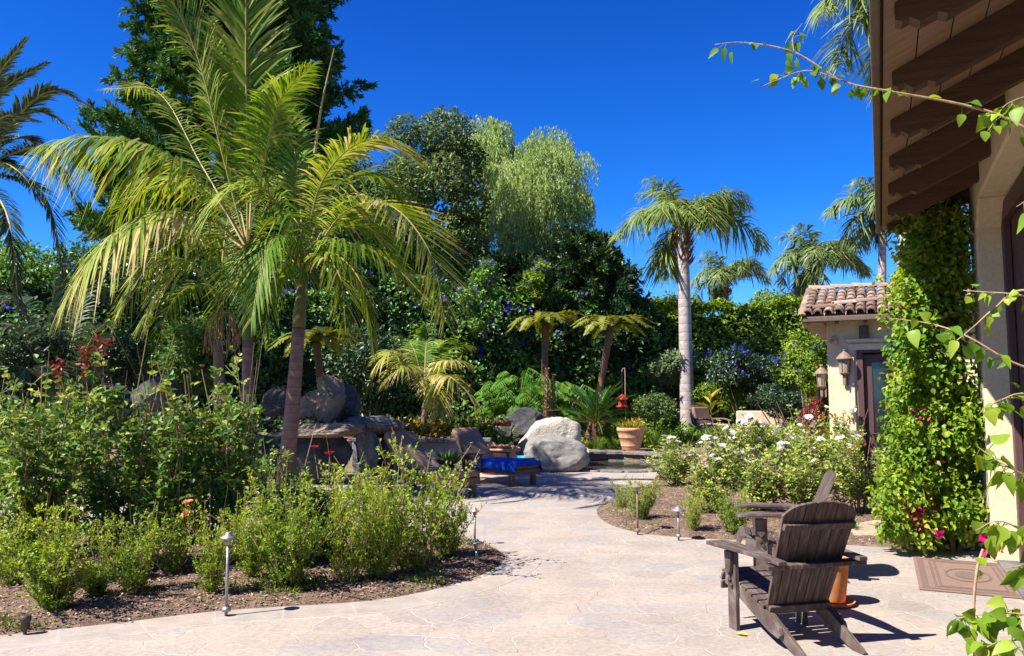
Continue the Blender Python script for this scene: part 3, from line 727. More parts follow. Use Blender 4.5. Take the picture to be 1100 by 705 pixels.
# ---- main house on the right: wall along the path's right side, roof over the camera's right
BO = Vector((5.09, 8.67, 0))
house = thing('main_house', 'large cream stucco house with deep timber eave and tall maroon doors', 'house', BO, GRID)
def bl(x, y, z): return BO + Vector((UX * x - UY * y, UY * x + UX * y, z))
LEN = 11.0
g = G()
box(g, (.175, -.275, 2.05), (.35, .55, 4.1))
box(g, (.175, -.55 - LEN / 2, 3.89), (.35, LEN, .42))
prism(g, [(-.55, 3.68), (-.85, 3.68), (-.55, 3.40)], 'x', 0.001, .349)
box(g, (3.4, -.15, 2.05), (6.1, .3, 4.1))
g.build('wall', M['stucco'], house, bevel=.02)
g = G()
k = -.56; r_ = random.Random(4)
while k > -LEN:
    wd = .105
    box(g, (.315 + r_.uniform(0, .004), k - wd / 2, 1.85), (.03, wd - .012, 3.66)); k -= wd
box(g, (.37, -.5 - LEN / 2, 1.85), (.05, LEN, 3.66))
dl = g.build('door_panels', M['door'], house, bevel=.006)
g = G()
for y in (-.62, -2.05, -2.2, -3.65, -3.8, -5.2):
    box(g, (.262, y, 1.83), (.07, .12, 3.64))
box(g, (.262, -3, 3.55), (.068, 5.2, .18))
g.build('door_frame', M['door'], house, bevel=.008)
g = G(); tube(g, [(.22, -2.3, 1.0), (.17, -2.3, 1.0), (.17, -2.3, 1.2), (.22, -2.3, 1.2)], .012, 8); g.build('door_handle', M['darkmetal'], house)
g = G(); box(g, (.14, -3.2, .02), (.22, 5.2, .04)); g.build('threshold', M['rock'], house, bevel=.01)
ES, EX, EZ = .47, -.885, 3.6
def ez(x): return EZ + ES * (x - EX)
g = G(); x = EX
while x < 3.0:
    w_ = .185
    y0, y1 = -LEN - .5, .06
    a, b = x + .004, x + w_ - .004
    g.add([(a, y0, ez(a)), (b, y0, ez(b)), (b, y1, ez(b)), (a, y1, ez(a)), (a, y0, ez(a) + .03), (b, y0, ez(b) + .03), (b, y1, ez(b) + .03), (a, y1, ez(a) + .03)],
          [(3,2,1,0),(4,5,6,7),(0,1,5,4),(1,2,6,5),(2,3,7,6),(3,0,4,7)]); x += w_
sf = g.build('soffit', M['soffit'], house)
g = G()
g.add([(EX - .02, -LEN - .5, ez(EX) + .034), (3.2, -LEN - .5, ez(3.2) + .034), (3.2, .07, ez(3.2) + .034), (EX - .02, .07, ez(EX) + .034), (EX - .02, -LEN - .5, ez(EX) + .12), (3.2, -LEN - .5, ez(3.2) + .12), (3.2, .07, ez(3.2) + .12), (EX - .02, .07, ez(EX) + .12)],
      [(3,2,1,0),(4,5,6,7),(0,1,5,4),(1,2,6,5),(2,3,7,6),(3,0,4,7)])
ro = g.build('roof', M['browntrim'], house)
tf = tile_field(-.06, LEN + .5, .1, 0, 4.2, ES, seed=9)
Mx = Matrix(((0, 1, 0, EX), (-1, 0, 0, 0), (0, 0, 1, ez(EX) + .13), (0, 0, 0, 1)))
tf.xf(Mx); tf.build('barrel_tiles', M['rooftile'], ro)
g = G(); box(g, (EX - .035, -LEN / 2 - .2, EZ + .06), (.05, LEN + .6, .19)); g.build('fascia', M['browntrim'], ro, bevel=.012)
ry = -.12
while ry > -LEN:
    g = G(); prof = [(.36, ez(.36)), (-.83, ez(-.83))]
    prof += [(-.83, ez(-.83) - .09), (-.80, ez(-.80) - .115), (-.765, ez(-.765) - .115), (-.745, ez(-.745) - .14), (-.72, ez(-.72) - .17), (-.64, ez(-.64) - .175), (-.6, ez(-.6) - .21), (.36, ez(.36) - .21)]
    prof = [(a, b - .002) for a, b in prof]
    # outline in x,z extruded along y
    n_ = len(prof); hw = .05
    vv = [(p, ry - hw, q) for p, q in prof] + [(p, ry + hw, q) for p, q in prof]
    g.add(vv, [tuple(range(n_)), tuple(range(n_, 2 * n_))[::-1]] + [(i, n_ + i, n_ + (i + 1) % n_, (i + 1) % n_) for i in range(n_)])
    g.build('rafter', M['rafter'], house)
    ry -= .93
p = at(1030, 128, 6.3)
t = thing('eave_spotlight', 'small black cylinder spotlight hanging on a cable under the timber eave', 'light', p)
g = G(); lathe(g, [(0, .09), (.03, .09), (.036, .06), (.036, -.09), (.03, -.09), (.026, -.06)], 14); g.build('lamp_body', M['darkmetal'], t, smooth=True)
g = G(); tube(g, spline([(0, 0, .08), (.02, 0, .2), (.01, 0, .38), (-.05, .0, .5)], 8), .006, 6); g.build('cable', M['darkmetal'], t)

# door mats
def doormat(x, y, label, w=.86, l=1.5):
    t = thing('doormat', label, 'doormat', (x, y, .004), GRID, 'doormats by the maroon doors')
    g = G(); box(g, (0, 0, .006), (w, l, .012)); g.build('mat_base', M['mat'], t, bevel=.003)
    g = G()
    for q, hh in ((.03, .05), (.13, .018), (.17, .018)):
        for s in (-1, 1):
            box(g, (s * (w / 2 - q - hh / 2), 0, .014), (hh, l - 2 * q, .005)); box(g, (0, s * (l / 2 - q - hh / 2), .014), (w - 2 * q - 2 * hh - .004, hh, .005))
    an = np.linspace(0, 2 * math.pi, 33)[:-1]
    for ra, rb in ((.19, .17), (.11, .0)):
        n_ = 32
        if rb: 
            v = np.concatenate([np.stack([ra * np.cos(an), ra * 1.6 * np.sin(an), np.full(32, .0155)], 1), np.stack([rb * np.cos(an), rb * 1.6 * np.sin(an), np.full(32, .0155)], 1)])
            k = np.arange(32); g.add(v, np.stack([k, (k + 1) % 32, 32 + (k + 1) % 32, 32 + k], 1))
        else: g.add(np.stack([ra * np.cos(an), ra * 1.6 * np.sin(an), np.full(32, .0155)], 1), [tuple(range(32))])
    g.build('border_pattern', M['mat_d'], t)
doormat(4.22, 7.50, 'brown patterned doormat before the maroon doors by the bougainvillea')
doormat(2.55, 4.33, 'brown doormat behind the adirondack chair at the near end of the wall')

# ================================================================== FURNITURE
def adirondack(loc, heading, label, scale=1.0):
    """heading: angle of the sitter's gaze from +Y, counter-clockwise"""
    t = thing('adirondack_chair', label, 'chair', loc, heading, 'adirondack chairs on the paving', scale)
    m = M['teak']
    def slope(y): return .225 + (y + .12) * (.145 / .48)
    for s in (-1, 1):
        x0, x1 = sorted((s * .235, s * .262))
        g = G(); prism(g, [(.37, .385), (.0, slope(0) - .005), (-.18, .20), (-.285, .145), (-.30, .10), (-.27, .07), (-.16, .09), (.0, .15), (.30, .27), (.38, .29)], 'x', x0, x1); g.build('side_rail', m, t, bevel=.004)
        x0, x1 = sorted((s * .204, s * .233))
        g = G(); prism(g, [(-.06, .235), (-.17, .2), (-.34, .115), (-.49, .035), (-.515, .012), (-.50, 0), (-.40, 0), (-.31, .035), (-.16, .10), (-.03, .15)], 'x', x0, x1); g.build('rear_leg', m, t, bevel=.004)
        g = G(); box(g, (s * .279, .235, .275), (.032, .105, .55)); 
        lg = g.build('front_leg', m, t, bevel=.004)
        g = G()
        for dz in (.31, .345):
            q = G(); lathe(q, [(0, .022), (.012, .02), (.016, .012), (.016, 0)], 10); q.xf(Matrix.Translation((s * .295, .235 + (dz - .33) * .6, dz)) @ Matrix.Rotation(s * math.pi / 2, 4, 'Y'))
            for v_, l_, n_, m_, t_ in zip(q.v, q.l, q.n, q.m, q.t): g.add(v_, l_.reshape(-1, 4), .5)
        g.build('bolts', M['darkmetal'], lg)
        # arm with a broad rounded front that narrows to the back
        op = spline([(s * .23, .40, 0), (s * .25, .445, 0), (s * .31, .46, 0), (s * .375, .44, 0), (s * .40, .37, 0), (s * .40, .22, 0), (s * .385, .0, 0), (s * .355, -.2, 0), (s * .34, -.42, 0)], 34)[:, :2].tolist() + [(s * .275, -.42), (s * .262, -.1), (s * .25, .1), (s * .235, .25)]
        if s > 0: op = op[::-1]
        g = G()
        n_ = len(op)
        def az(y): return .553 + max(0, .02 - .25 * max(0, y - .2) ** 2) + .012 * math.sin((y + .4) * 3)
        vv = [(a, b, az(b)) for a, b in op] + [(a, b, az(b) + .026) for a, b in op]
        g.add(vv, [tuple(range(n_))[::-1], tuple(range(n_, 2 * n_))] + [(i, (i + 1) % n_, n_ + (i + 1) % n_, n_ + i) for i in range(n_)])
        g.build('armrest', m, t, bevel=.004)
        g = G(); x0, x1 = sorted((s * .297, s * .325)); prism(g, [(.28, .55), (.19, .55), (.205, .42), (.24, .38), (.27, .42)], 'x', x0, x1); g.build('arm_bracket', m, t, bevel=.003)
    g = G(); r = random.Random(2)
    ys = np.arange(-.085, .36, .072)
    for y in ys:
        ang = math.atan2(.145, .48)
        box(g, (0, 0, 0), (.53, .062, .022), M=Matrix.Translation((0, y, slope(y) + .012)) @ Matrix.Rotation(ang, 4, 'X'))
    for k, (y, z, a) in enumerate([(.392, .372, -.35), (.425, .32, -1.1), (.43, .26, -1.45)]):
        box(g, (0, 0, 0), (.53, .055, .022), M=Matrix.Translation((0, y, z + .01)) @ Matrix.Rotation(a, 4, 'X'))
    g.build('seat', m, t, bevel=.004)
    # fan back of seven slats
    P0, P1 = Vector((0, -.10, .20)), Vector((0, -.43, .975))
    ax = (P1 - P0).normalized(); nb = Vector((0, ax.z, -ax.y)); Lb = (P1 - P0).length
    g = G(); nS = 7; wb, wt = .072, .083
    for k in range(nS):
        c = k - 3
        top = Lb * (1 - .016 * c * c - (.01 if abs(c) == 3 else 0))
        gapb, gapt = .0685, .082
        pts = []
        xb, xt = c * gapb, c * gapt * 1.0
        lo = [(xb - gapb / 2 + .003, 0), (xb + gapb / 2 - .003, 0)]
        def tophgt(x): return Lb - .7 * x * x - (1.1 * max(0, abs(x) - .2) ** 1.4)
        hi = [(xt + f * (gapt / 2 - .003), tophgt(xt + f * gapt / 2)) for f in (1, .5, 0, -.5, -1)]
        o2 = lo + hi
        n_ = len(o2); vv = []
        for off in (0, .02):
            for (a, h) in o2:
                q = P0 + ax * h + nb * (off - .01) + Vector((a, 0, 0)); vv.append(tuple(q))
        g.add(vv, [tuple(range(n_))[::-1], tuple(range(n_, 2 * n_))] + [(i, (i + 1) % n_, n_ + (i + 1) % n_, n_ + i) for i in range(n_)])
    g.build('backrest', m, t, bevel=.003)
    def bar(h, w, th, dp, nm, off=.0):
        g = G(); q = P0 + ax * h - nb * (dp / 2 + .012 + off)
        box(g, (0, 0, 0), (w, dp, th), M=Matrix.Translation(q) @ Matrix.Rotation(math.atan2(-ax.y, ax.z), 4, 'X'))
        g.build(nm, m, t, bevel=.005)
    bar(Lb * .80, .545, .045, .03, 'upper_crossbar')
    g = G(); box(g, (0, -.315, .548), (.76, .10, .03)); 
    g.build('arm_crossbar', m, t, bevel=.005)
    bar(.035, .475, .06, .028, 'lower_crossbar')
    return t
chair_at = on(836, 690)
adirondack((1.93, 5.70, 0), R(15.5), 'weathered adirondack chair nearest the doormat, seen from behind')
adirondack((2.58, 7.6, 0), R(76), 'weathered adirondack chair seen sideways behind the other chair', 1.0)

def pot(name, label, prof, mat, loc, cat='pot', n=32, group=None, soil=None, lip=None):
    t = thing(name, label, cat, loc, 0, group)
    g = G(); lathe(g, prof, n); g.build('pot_body', mat, t, smooth=True)
    if soil: 
        g = G(); an = np.linspace(0, 2 * math.pi, 24, endpoint=False)
        g.add(np.stack([soil[0] * np.cos(an), soil[0] * np.sin(an), np.full(24, soil[1])], 1), [tuple(range(24))]); g.build('potting_soil', M['soil'], t)
    return t
p = (2.58, 6.55, 0)
t = pot('terracotta_pot', 'orange terracotta pot on a saucer between the adirondack chairs', [(0, .03), (.10, .03), (.105, .04), (.135, .30), (.135, .315), (.15, .32), (.15, .38), (.145, .385), (.125, .385), (.12, .33), (0, .32)], M['terra2'], p)
g = G(); lathe(g, [(0, .0), (.15, 0), (.18, .035), (.17, .035), (.145, .012), (0, .012)], 28); g.build('saucer', M['terra2'], t, smooth=True)
p = at(678, 487, 21.4); p.z = .262
pp = pot('banded_planter', 'large banded terracotta planter standing behind the pond', [(0, 0), (.26, 0), (.27, .04), (.30, .12), (.31, .13), (.305, .15), (.36, .36), (.375, .37), (.37, .40), (.41, .56), (.43, .57), (.43, .66), (.42, .67), (.38, .67), (.37, .6), (0, .58)], M['terra'], p, 'planter', soil=(.37, .62))
pp.scale = (.88, .88, .9)
p_planter = p + Vector((0, 0, .56))
p = at(533, 503, 17.6); p.z = 0
pot('succulent_bowl', 'wide terracotta bowl of succulents between lounger and pale boulder', [(0, 0), (.30, 0), (.34, .04), (.42, .40), (.42, .45), (.53, .50), (.55, .53), (.54, .57), (.49, .57), (.46, .52), (0, .5)], M['terra'], p, 'planter', soil=(.46, .53))
p_bowl = p + Vector((0, 0, .53))
p = at(541, 468, 18.9); p.z = .752
t = thing('glazed_pot', 'small cream pot with dark red glazed rim on the raised bed', 'pot', p)
g = G(); lathe(g, [(0, 0), (.14, 0), (.16, .03), (.20, .24)], 28); g.build('cream_body', M['glaze_w'], t, smooth=True)
g = G(); lathe(g, [(.20, .24), (.215, .30), (.225, .36), (.215, .375), (.19, .37), (.18, .3), (0, .3)], 28); g.build('red_rim', M['glaze_r'], t, smooth=True)
p_small = p + Vector((0, 0, .3))
p = at(556, 497, 18.0); p.z = 0
t = thing('plastic_tub', 'low blue plastic tub beside the pale limestone block', 'tub', p)
g = G(); lathe(g, [(0, .01), (.30, .01), (.36, .30), (.40, .31), (.40, .34), (.35, .33), (.28, .05), (0, .05)], 32); g.build('tub_body', M['bluetub'], t, smooth=True)

def lounger(loc, rz, label):
    """foot at -y, raised back at +y"""
    t = thing('sun_lounger', label, 'sun lounger', loc, rz, 'sun loungers beside the pond')
    g = G()
    for s in (-1, 1): box(g, (s * .30, -.05, .26), (.05, 1.9, .11))
    for y in (-.99, .88): box(g, (0, y, .26), (.65, .05, .11))
    for y in np.arange(-.85, .4, .12): box(g, (0, y, .30), (.545, .07, .02))
    g.build('frame', M['lwood'], t, bevel=.006)
    for sx in (-1, 1):
        for y in (-.86, .76):
            g = G(); box(g, (sx * .285, y, .102), (.085, .085, .204)); g.build('leg', M['lwood'], t, bevel=.006)
    g = G(); box(g, (0, -.36, .375), (.64, 1.28, .115)); g.build('seat_cushion', M['cushion'], t, bevel=.04)
    A = R(47)
    Mb = Matrix.Translation((0, .27, .37)) @ Matrix.Rotation(A, 4, 'X')
    g = G(); box(g, (0, .44, .02), (.64, .86, .11), M=Mb); g.build('back_cushion', M['cushion'], t, bevel=.035)
    g = G()
    for s in (-1, 1): box(g, (s * .285, .42, -.055), (.05, .86, .035), M=Mb)
    for y in (.1, .35, .6, .82): box(g, (0, y, -.055), (.515, .06, .03), M=Mb)
    tube(g, [(0, .80, .25), (0, .62, .68)], .018, 6)
    g.build('back_frame', M['lwood'], t, bevel=.005)
    for s in (-1, 1):
        g = G(); box(g, (s * .37, .18, .56), (.085, .62, .03)); box(g, (s * .37, -.08, .38), (.05, .06, .345)); box(g, (s * .37, .42, .38), (.05, .06, .345)); g.build('armrest', M['lwood'], t, bevel=.006)
    return t
ang = math.atan2(.72, .70)           # the head end lies to the far left
rzl = math.atan2(.68, .73)           # rotation about z that turns +y to (-.68, .73)
lounger((-1.48, 14.05, 0), R(45), 'brown sun lounger with bare tan cushion nearest the green bushes')
lounger((-.40, 15.85, 0), R(44), 'brown sun lounger with a bright blue towel over its foot end')
# towel lying over the seat cushion of the far lounger
t0 = Vector((-.40, 15.85, 0))
g = G(); nu, nv = 22, 26; r_ = random.Random(3)
v = []
for b in range(nv):
    for a in range(nu):
        x = (a / (nu - 1) - .5) * .98; y = -1.05 + b / (nv - 1) * 1.18
        z = .437
        if abs(x) > .32: e = abs(x) - .32; x = math.copysign(.34 + e * .12, x); z -= e * .95
        if y < -1.0: z -= (-1.0 - y) * 1.6; y = -1.015 + (y + 1.0) * .1
        z += .022 * noise.noise(Vector((x * 7, y * 5, 1))) + .010 * noise.noise(Vector((x * 16, y * 13, 4))) + .02
        v.append((x + .012 * noise.noise(Vector((x * 5, y * 9, 5))), y, z))
i = np.arange(nv - 1)[:, None] * nu; j = np.arange(nu - 1)[None, :]
g.add(v, np.stack([i + j, i + j + 1, i + nu + j + 1, i + nu + j], -1).reshape(-1, 4))
o = g.build('blue_towel', M['towel'], smooth=True); o.location = t0; o.rotation_euler = (0, 0, R(44))
m_ = o.modifiers.new('thickness', 'SOLIDIFY'); m_.thickness = .012; m_.offset = 1
tag(o, 'bright blue towel spread over the foot of a sun lounger', 'towel')

# path lights
def path_light(px, py, h, hat, label, tilt=0, z=0.05, mat='metal'):
    p = on(px, py, z); 
    t = thing('path_light', label, 'path light', p, random.uniform(0, 6), 'low path lights in the beds')
    t.rotation_euler = (tilt, tilt * .6, 0)
    g = G(); tube(g, [(0, 0, -.06), (0, 0, h - .05)], .012, 10); g.build('stem', M[mat], t, smooth=True)
    g = G(); lathe(g, [(0, -.01), (.035, -.01), (.03, .015), (.013, .025)], 16); g.build('foot_plate', M[mat], t, smooth=True)
    g = G(); lathe(g, [(.013, h - .09), (.02, h - .07), (.024, h - .045), (.024, h - .03)], 16); g.build('lamp_neck', M['frost'], t, smooth=True)
    g = G(); lathe(g, [(hat * .2, h - .045), (hat * .95, h - .04), (hat, h - .033), (hat * .9, h - .024), (hat * .42, h - .012), (hat * .38, h), (hat * .25, h + .008), (0, h + .01)], 20); g.build('cap', M[mat], t, smooth=True)
path_light(243, 655, .57, .062, 'tall grey path light in front of the roses on the left bed')
path_light(510, 583, .38, .05, 'slim grey path light behind the green bush at the bed tip', z=.03)
path_light(513, 606, .23, .075, 'leaning path light with a wide hat at the tip of the left bed', tilt=R(-9), z=.03)
path_light(685, 570, .56, .085, 'tall bronze path light with a flat hat in the right bed', mat='lampbrown')
path_light(729, 576, .33, .085, 'short path light with a flat hat near the adirondack chairs')
p = on(27, 676, .04)
t = thing('ground_spotlight', 'short dark spotlight stub in the mulch at the paving edge', 'spotlight', p)
g = G(); lathe(g, [(0, 0), (.03, 0), (.03, .05), (.036, .055), (.036, .09), (.03, .095), (0, .09)], 14); g.build('lamp_body', M['darkmetal'], t, smooth=True)
g = G(); tube(g, [(0, 0, -.08), (0, 0, .01)], .012, 8); g.build('spike', M['darkmetal'], t)

# red hanging lantern on its hook pole
p = at(672, 450, 23.6); zg = Tz(p.x, 23.6)
t = thing('hook_pole', 'thin bronze pole with a hook holding the red feeder', 'pole', (p.x, 23.6, zg))
hz = at(672, 398, 23.6).z - zg
g = G(); tube(g, spline([(0, 0, -.1), (0, 0, hz * .6), (0, 0, hz), (-.02, 0, hz + .05), (-.07, 0, hz + .04), (-.09, 0, hz - .04)], 16), .014, 8); g.build('pole_shaft', M['vinewood'], t)
q = at(669.5, 431, 23.6)
t = thing('bird_feeder', 'small bright red hanging feeder above the sago palm', 'bird feeder', (p.x - .09, 23.6, q.z))
g = G(); lathe(g, [(0, -.19), (.17, -.19), (.19, -.17), (.19, -.14), (.12, -.13)], 20); g.build('tray', M['redpaint'], t, smooth=True)
g = G(); lathe(g, [(.12, -.13), (.12, .06)], 20); g.build('tube', M['redpaint'], t, smooth=True)
g = G(); lathe(g, [(.19, .05), (.18, .08), (.06, .17), (.02, .2), (0, .2)], 20); g.build('roof_cap', M['redpaint'], t, smooth=True)
g = G(); tube(g, [(0, 0, .19), (0, 0, zg + hz - .03 - q.z)], .006, 6); g.build('hanger', M['darkmetal'], t)

# seating far behind the white roses
p = at(765, 462, 26); z0 = Tz(p.x, 26)
t = thing('patio_armchair', 'dark framed patio armchair with beige cushion beyond the white roses', 'armchair', (p.x, 26, z0), R(215))
g = G()
for s in (-1, 1):
    for y in (-.35, .35): tube(g, [(s * .42, y, 0), (s * .42, y, .62)], .025, 8)
    tube(g, spline([(s * .42, .45, .6), (s * .43, .1, .66), (s * .42, -.4, .64)], 8), .03, 8)
for z in (.33,): 
    for s in (-1, 1): tube(g, [(s * .42, -.38, z), (s * .42, .38, z)], .025, 8)
    for y in (-.38, .38): tube(g, [(-.42, y, z), (.42, y, z)], .025, 8)
tube(g, spline([(-.42, -.4, .36), (-.42, -.5, .75), (-.36, -.58, 1.02), (0, -.6, 1.08), (.36, -.58, 1.02), (.42, -.5, .75), (.42, -.4, .36)], 24), .03, 8)
g.build('frame', M['lwood'], t, smooth=True)
g = G(); box(g, (0, .02, .42), (.78, .76, .15)); g.build('seat_cushion', M['cushion_lt'], t, bevel=.05)
g = G(); box(g, (0, 0, 0), (.76, .13, .62), M=Matrix.Translation((0, -.44, .74)) @ Matrix.Rotation(R(12), 4, 'X')); g.build('back_cushion', M['cushion'], t, bevel=.05)
p = at(818, 452, 25); z0 = Tz(p.x, 25)
t = thing('garden_bench', 'beige cushioned bench beyond the white roses near the house', 'bench', (p.x, 25, z0), R(170))
g = G(); box(g, (0, 0, .2), (1.5, .6, .4)); g.build('base', M['stucco'], t, bevel=.02)
g = G(); box(g, (0, .03, .47), (1.46, .56, .13)); g.build('seat_cushion', M['cushion_lt'], t, bevel=.04)
g = G(); box(g, (0, -.27, .70), (1.46, .14, .5)); g.build('backrest', M['cushion_lt'], t, bevel=.04)

# yellow fallen leaf
p = on(798, 683)
g = G(); g.add([(0, -.035, 0), (.03, -.01, .008), (.034, .02, .004), (0, .05, .002), (-.03, .02, .012), (-.028, -.012, .01), (0, .005, -.001)], [(0, 1, 6), (1, 2, 6), (2, 3, 6), (3, 4, 6), (4, 5, 6), (5, 0, 6)])
o = g.build('fallen_leaf', M['yellowp']); o.location = (p.x, p.y, .008); o.rotation_euler = (0, 0, 1.2)
tag(o, 'single yellow leaf fallen on the paving beside the chair', 'leaf')
# ================================================================== VEGETATION
UPV = np.array([0., 0., 1.])
def leaf_quads(g, P, D, U, L, W, tone, fold=.18, mi=0):
    n = len(P)
    if n == 0: return
    L = np.broadcast_to(np.asarray(L, float), (n,))[:, None]; W = np.broadcast_to(np.asarray(W, float), (n,))[:, None]
    D = unit(D); S = unit(np.cross(D, U)); U2 = np.cross(S, D)
    v = np.stack([P, P + D * L * .45 + S * W * .5 + U2 * W * fold, P + D * L, P + D * L * .45 - S * W * .5 + U2 * W * fold], 1)
    g.add(v.reshape(-1, 3), np.arange(n * 4).reshape(n, 4), np.repeat(np.broadcast_to(tone, (n,)), 4), mi)
def leaf_hex(g, P, D, U, L, W, tone, fold=.2, droop=.12, mi=0, broad=.3):
    n = len(P)
    if n == 0: return
    L = np.broadcast_to(np.asarray(L, float), (n,))[:, None]; W = np.broadcast_to(np.asarray(W, float), (n,))[:, None]
    D = unit(D); S = unit(np.cross(D, U)); U2 = np.cross(S, D)
    v = np.stack([P, P + D * L * broad + S * W * .5 + U2 * W * fold, P + D * L * .68 + S * W * .37 + U2 * (W * fold * .8 - L * droop * .4), P + D * L - U2 * L * droop,
                  P + D * L * .68 - S * W * .37 + U2 * (W * fold * .8 - L * droop * .4), P + D * L * broad - S * W * .5 + U2 * W * fold], 1)
    b = np.arange(n)[:, None] * 6
    f = np.concatenate([b + np.array([[0, 1, 2, 3]]), b + np.array([[0, 3, 4, 5]])])
    g.add(v.reshape(-1, 3), f, np.repeat(np.broadcast_to(tone, (n,)), 6), mi)
def leaf_ovate(g, P, D, U, L, W, tone, fold=.22, droop=.2, mi=0):
    n = len(P)
    if n == 0: return
    L = np.broadcast_to(np.asarray(L, float), (n,))[:, None]; W = np.broadcast_to(np.asarray(W, float), (n,))[:, None]
    D = unit(D); S = unit(np.cross(D, U)); U2 = np.cross(S, D)
    us, ws = (0, .06, .2, .4, .62, .82, 1.0), (0, .55, .92, 1.0, .72, .36, 0)
    cv = rng.uniform(-.15, .5, n)[:, None]
    rows = []
    for sg in (0, 1, -1):
        for u, w in zip(us, ws):
            wv = W * .5 * w * (1 + .06 * math.sin(u * 40 + sg))
            rows.append(P + D * L * (u - .05 * w * abs(sg)) - U2 * L * (droop * u * u) + (S * sg * wv + U2 * fold * wv * (1 + cv * math.sin(u * 9)) if sg else 0))
    v = np.stack(rows, 1); b = np.arange(n)[:, None] * 21
    f = []
    for k in range(6):
        f.append(b + np.array([[k, k + 1, 8 + k, 7 + k]])); f.append(b + np.array([[k, 14 + k, 15 + k, k + 1]]))
    g.add(v.reshape(-1, 3), np.concatenate(f), np.repeat(np.broadcast_to(tone, (n,)), 21), mi)
def tones(n, mu=.42, sd=.2): return np.clip(rng.normal(mu, sd, n), .02, .98)

def canes(seed, h, r, n, twigs, upright=.7, sr=.009, wig=.05, twl=.28, tw0=.3):
    """stems of a bush: list of (path, is_twig), in local space"""
    rg = np.random.default_rng(seed); out = []
    for k in range(n):
        a = rg.uniform(0, 2 * math.pi); lean = rg.uniform(.15, 1.0) * r
        b = np.array([math.cos(a), math.sin(a), 0]) * rg.uniform(0, .22) * r
        hh = h * rg.uniform(.62, 1.0) * (1 - .22 * (lean / r) ** 2)
        e = np.array([math.cos(a + rg.normal(0, .4)), math.sin(a + rg.normal(0, .4)), 0]) * lean
        pts = [b]
        for q in (.3, .6, 1.0):
            pts.append(b + e * q ** 1.3 + np.array([rg.normal(0, wig), rg.normal(0, wig), hh * q * (1 + rg.normal(0, .03))]))
        pa = spline(pts, 9); out.append((pa, False, sr))
        for q in range(twigs):
            t = rg.uniform(tw0, .97); i = int(t * 8); p = pa[i]
            d = np.array([rg.normal(), rg.normal(), rg.uniform(-.1, 1.0) + upright]); d /= np.linalg.norm(d)
            l = twl * h * rg.uniform(.4, 1.0) * (1.1 - .4 * t)
            tp = spline([p, p + d * l * .5 + rg.normal(0, .01, 3), p + d * l + np.array([0, 0, .03 * l]) + rg.normal(0, .02, 3)], 5)
            out.append((tp, True, sr * .5))
    return out
def bush_meshes(seed, h, r, n, twigs, leafmat, L, nodes, compound=True, tip=.12, tw0=.3, upright=.7, sr=.009, t0=.38, spread=.06, W=.62, sides=5, wig=.05, twl=.28, mu=.42):
    global rng
    keep = rng; rng = np.random.default_rng(seed + 100)
    cs = canes(seed, h, r, n, twigs, upright, sr, wig, twl, tw0)
    gs, gl = G(), G(); tips = []
    rgd = np.random.default_rng(seed + 7)
    for k in range(4 if compound else 2):
        a = rgd.uniform(0, 6.28); e = np.array([math.cos(a), math.sin(a), 0]) * r * rgd.uniform(.3, .9); hh = h * rgd.uniform(.75, 1.12)
        tube(gs, spline([e * .15, e * .5 + UPV * hh * .5, e + UPV * hh], 8), np.linspace(sr * .8, sr * .35, 8), 4, cap=False)
    for pa, tw, s in cs:
        tube(gs, pa, np.linspace(s, s * .45, len(pa)), sides if not tw else 4, cap=False)
        tips.append(pa[-1])
        m = nodes if tw else int(nodes * 1.3)
        u = rng.uniform(.1 if tw else t0, 1.0, m)
        idx = u * (len(pa) - 1); i = np.minimum(idx.astype(int), len(pa) - 2); f = (idx - i)[:, None]
        P = pa[i] * (1 - f) + pa[i + 1] * f
        ax = unit(pa[i + 1] - pa[i])
        base_tone = np.clip(rng.normal(mu, .1), .1, .8)
        if compound:
            d = unit(rv(m) + ax * .5 + UPV * .15)
            sd = unit(np.cross(d, UPV + .2 * rv(m)))
            nU = unit(np.cross(sd, d) * np.sign(np.cross(sd, d)[:, 2:3] + 1e-6) + .25 * rv(m))
            pl = rng.uniform(.07, .13, m)[:, None]
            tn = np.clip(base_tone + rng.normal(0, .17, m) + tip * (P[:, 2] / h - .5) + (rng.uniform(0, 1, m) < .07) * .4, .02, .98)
            for fr_, sg in ((.55, -1), (.6, 1), (1.0, 0)):
                dd = d * (.5 if sg else 1) + sd * sg * .85 + .35 * rv(m)
                leaf_hex(gl, P + d * pl * fr_, dd, nU + .4 * rv(m), L * rng.uniform(.6, 1.25, m), L * W * rng.uniform(.85, 1.15, m), np.clip(tn + rng.normal(0, .05, m), 0, 1))
        else:
            P = P + rv(m) * spread * rng.uniform(0, 1, (m, 1))
            d = unit(rv(m) * .9 + ax * .9); nU = unit(rv(m) * .6 + UPV * .8)
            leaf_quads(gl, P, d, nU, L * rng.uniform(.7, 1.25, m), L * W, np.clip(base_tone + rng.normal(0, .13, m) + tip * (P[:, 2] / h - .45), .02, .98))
    rng = keep
    return gs, gl, np.array(tips)

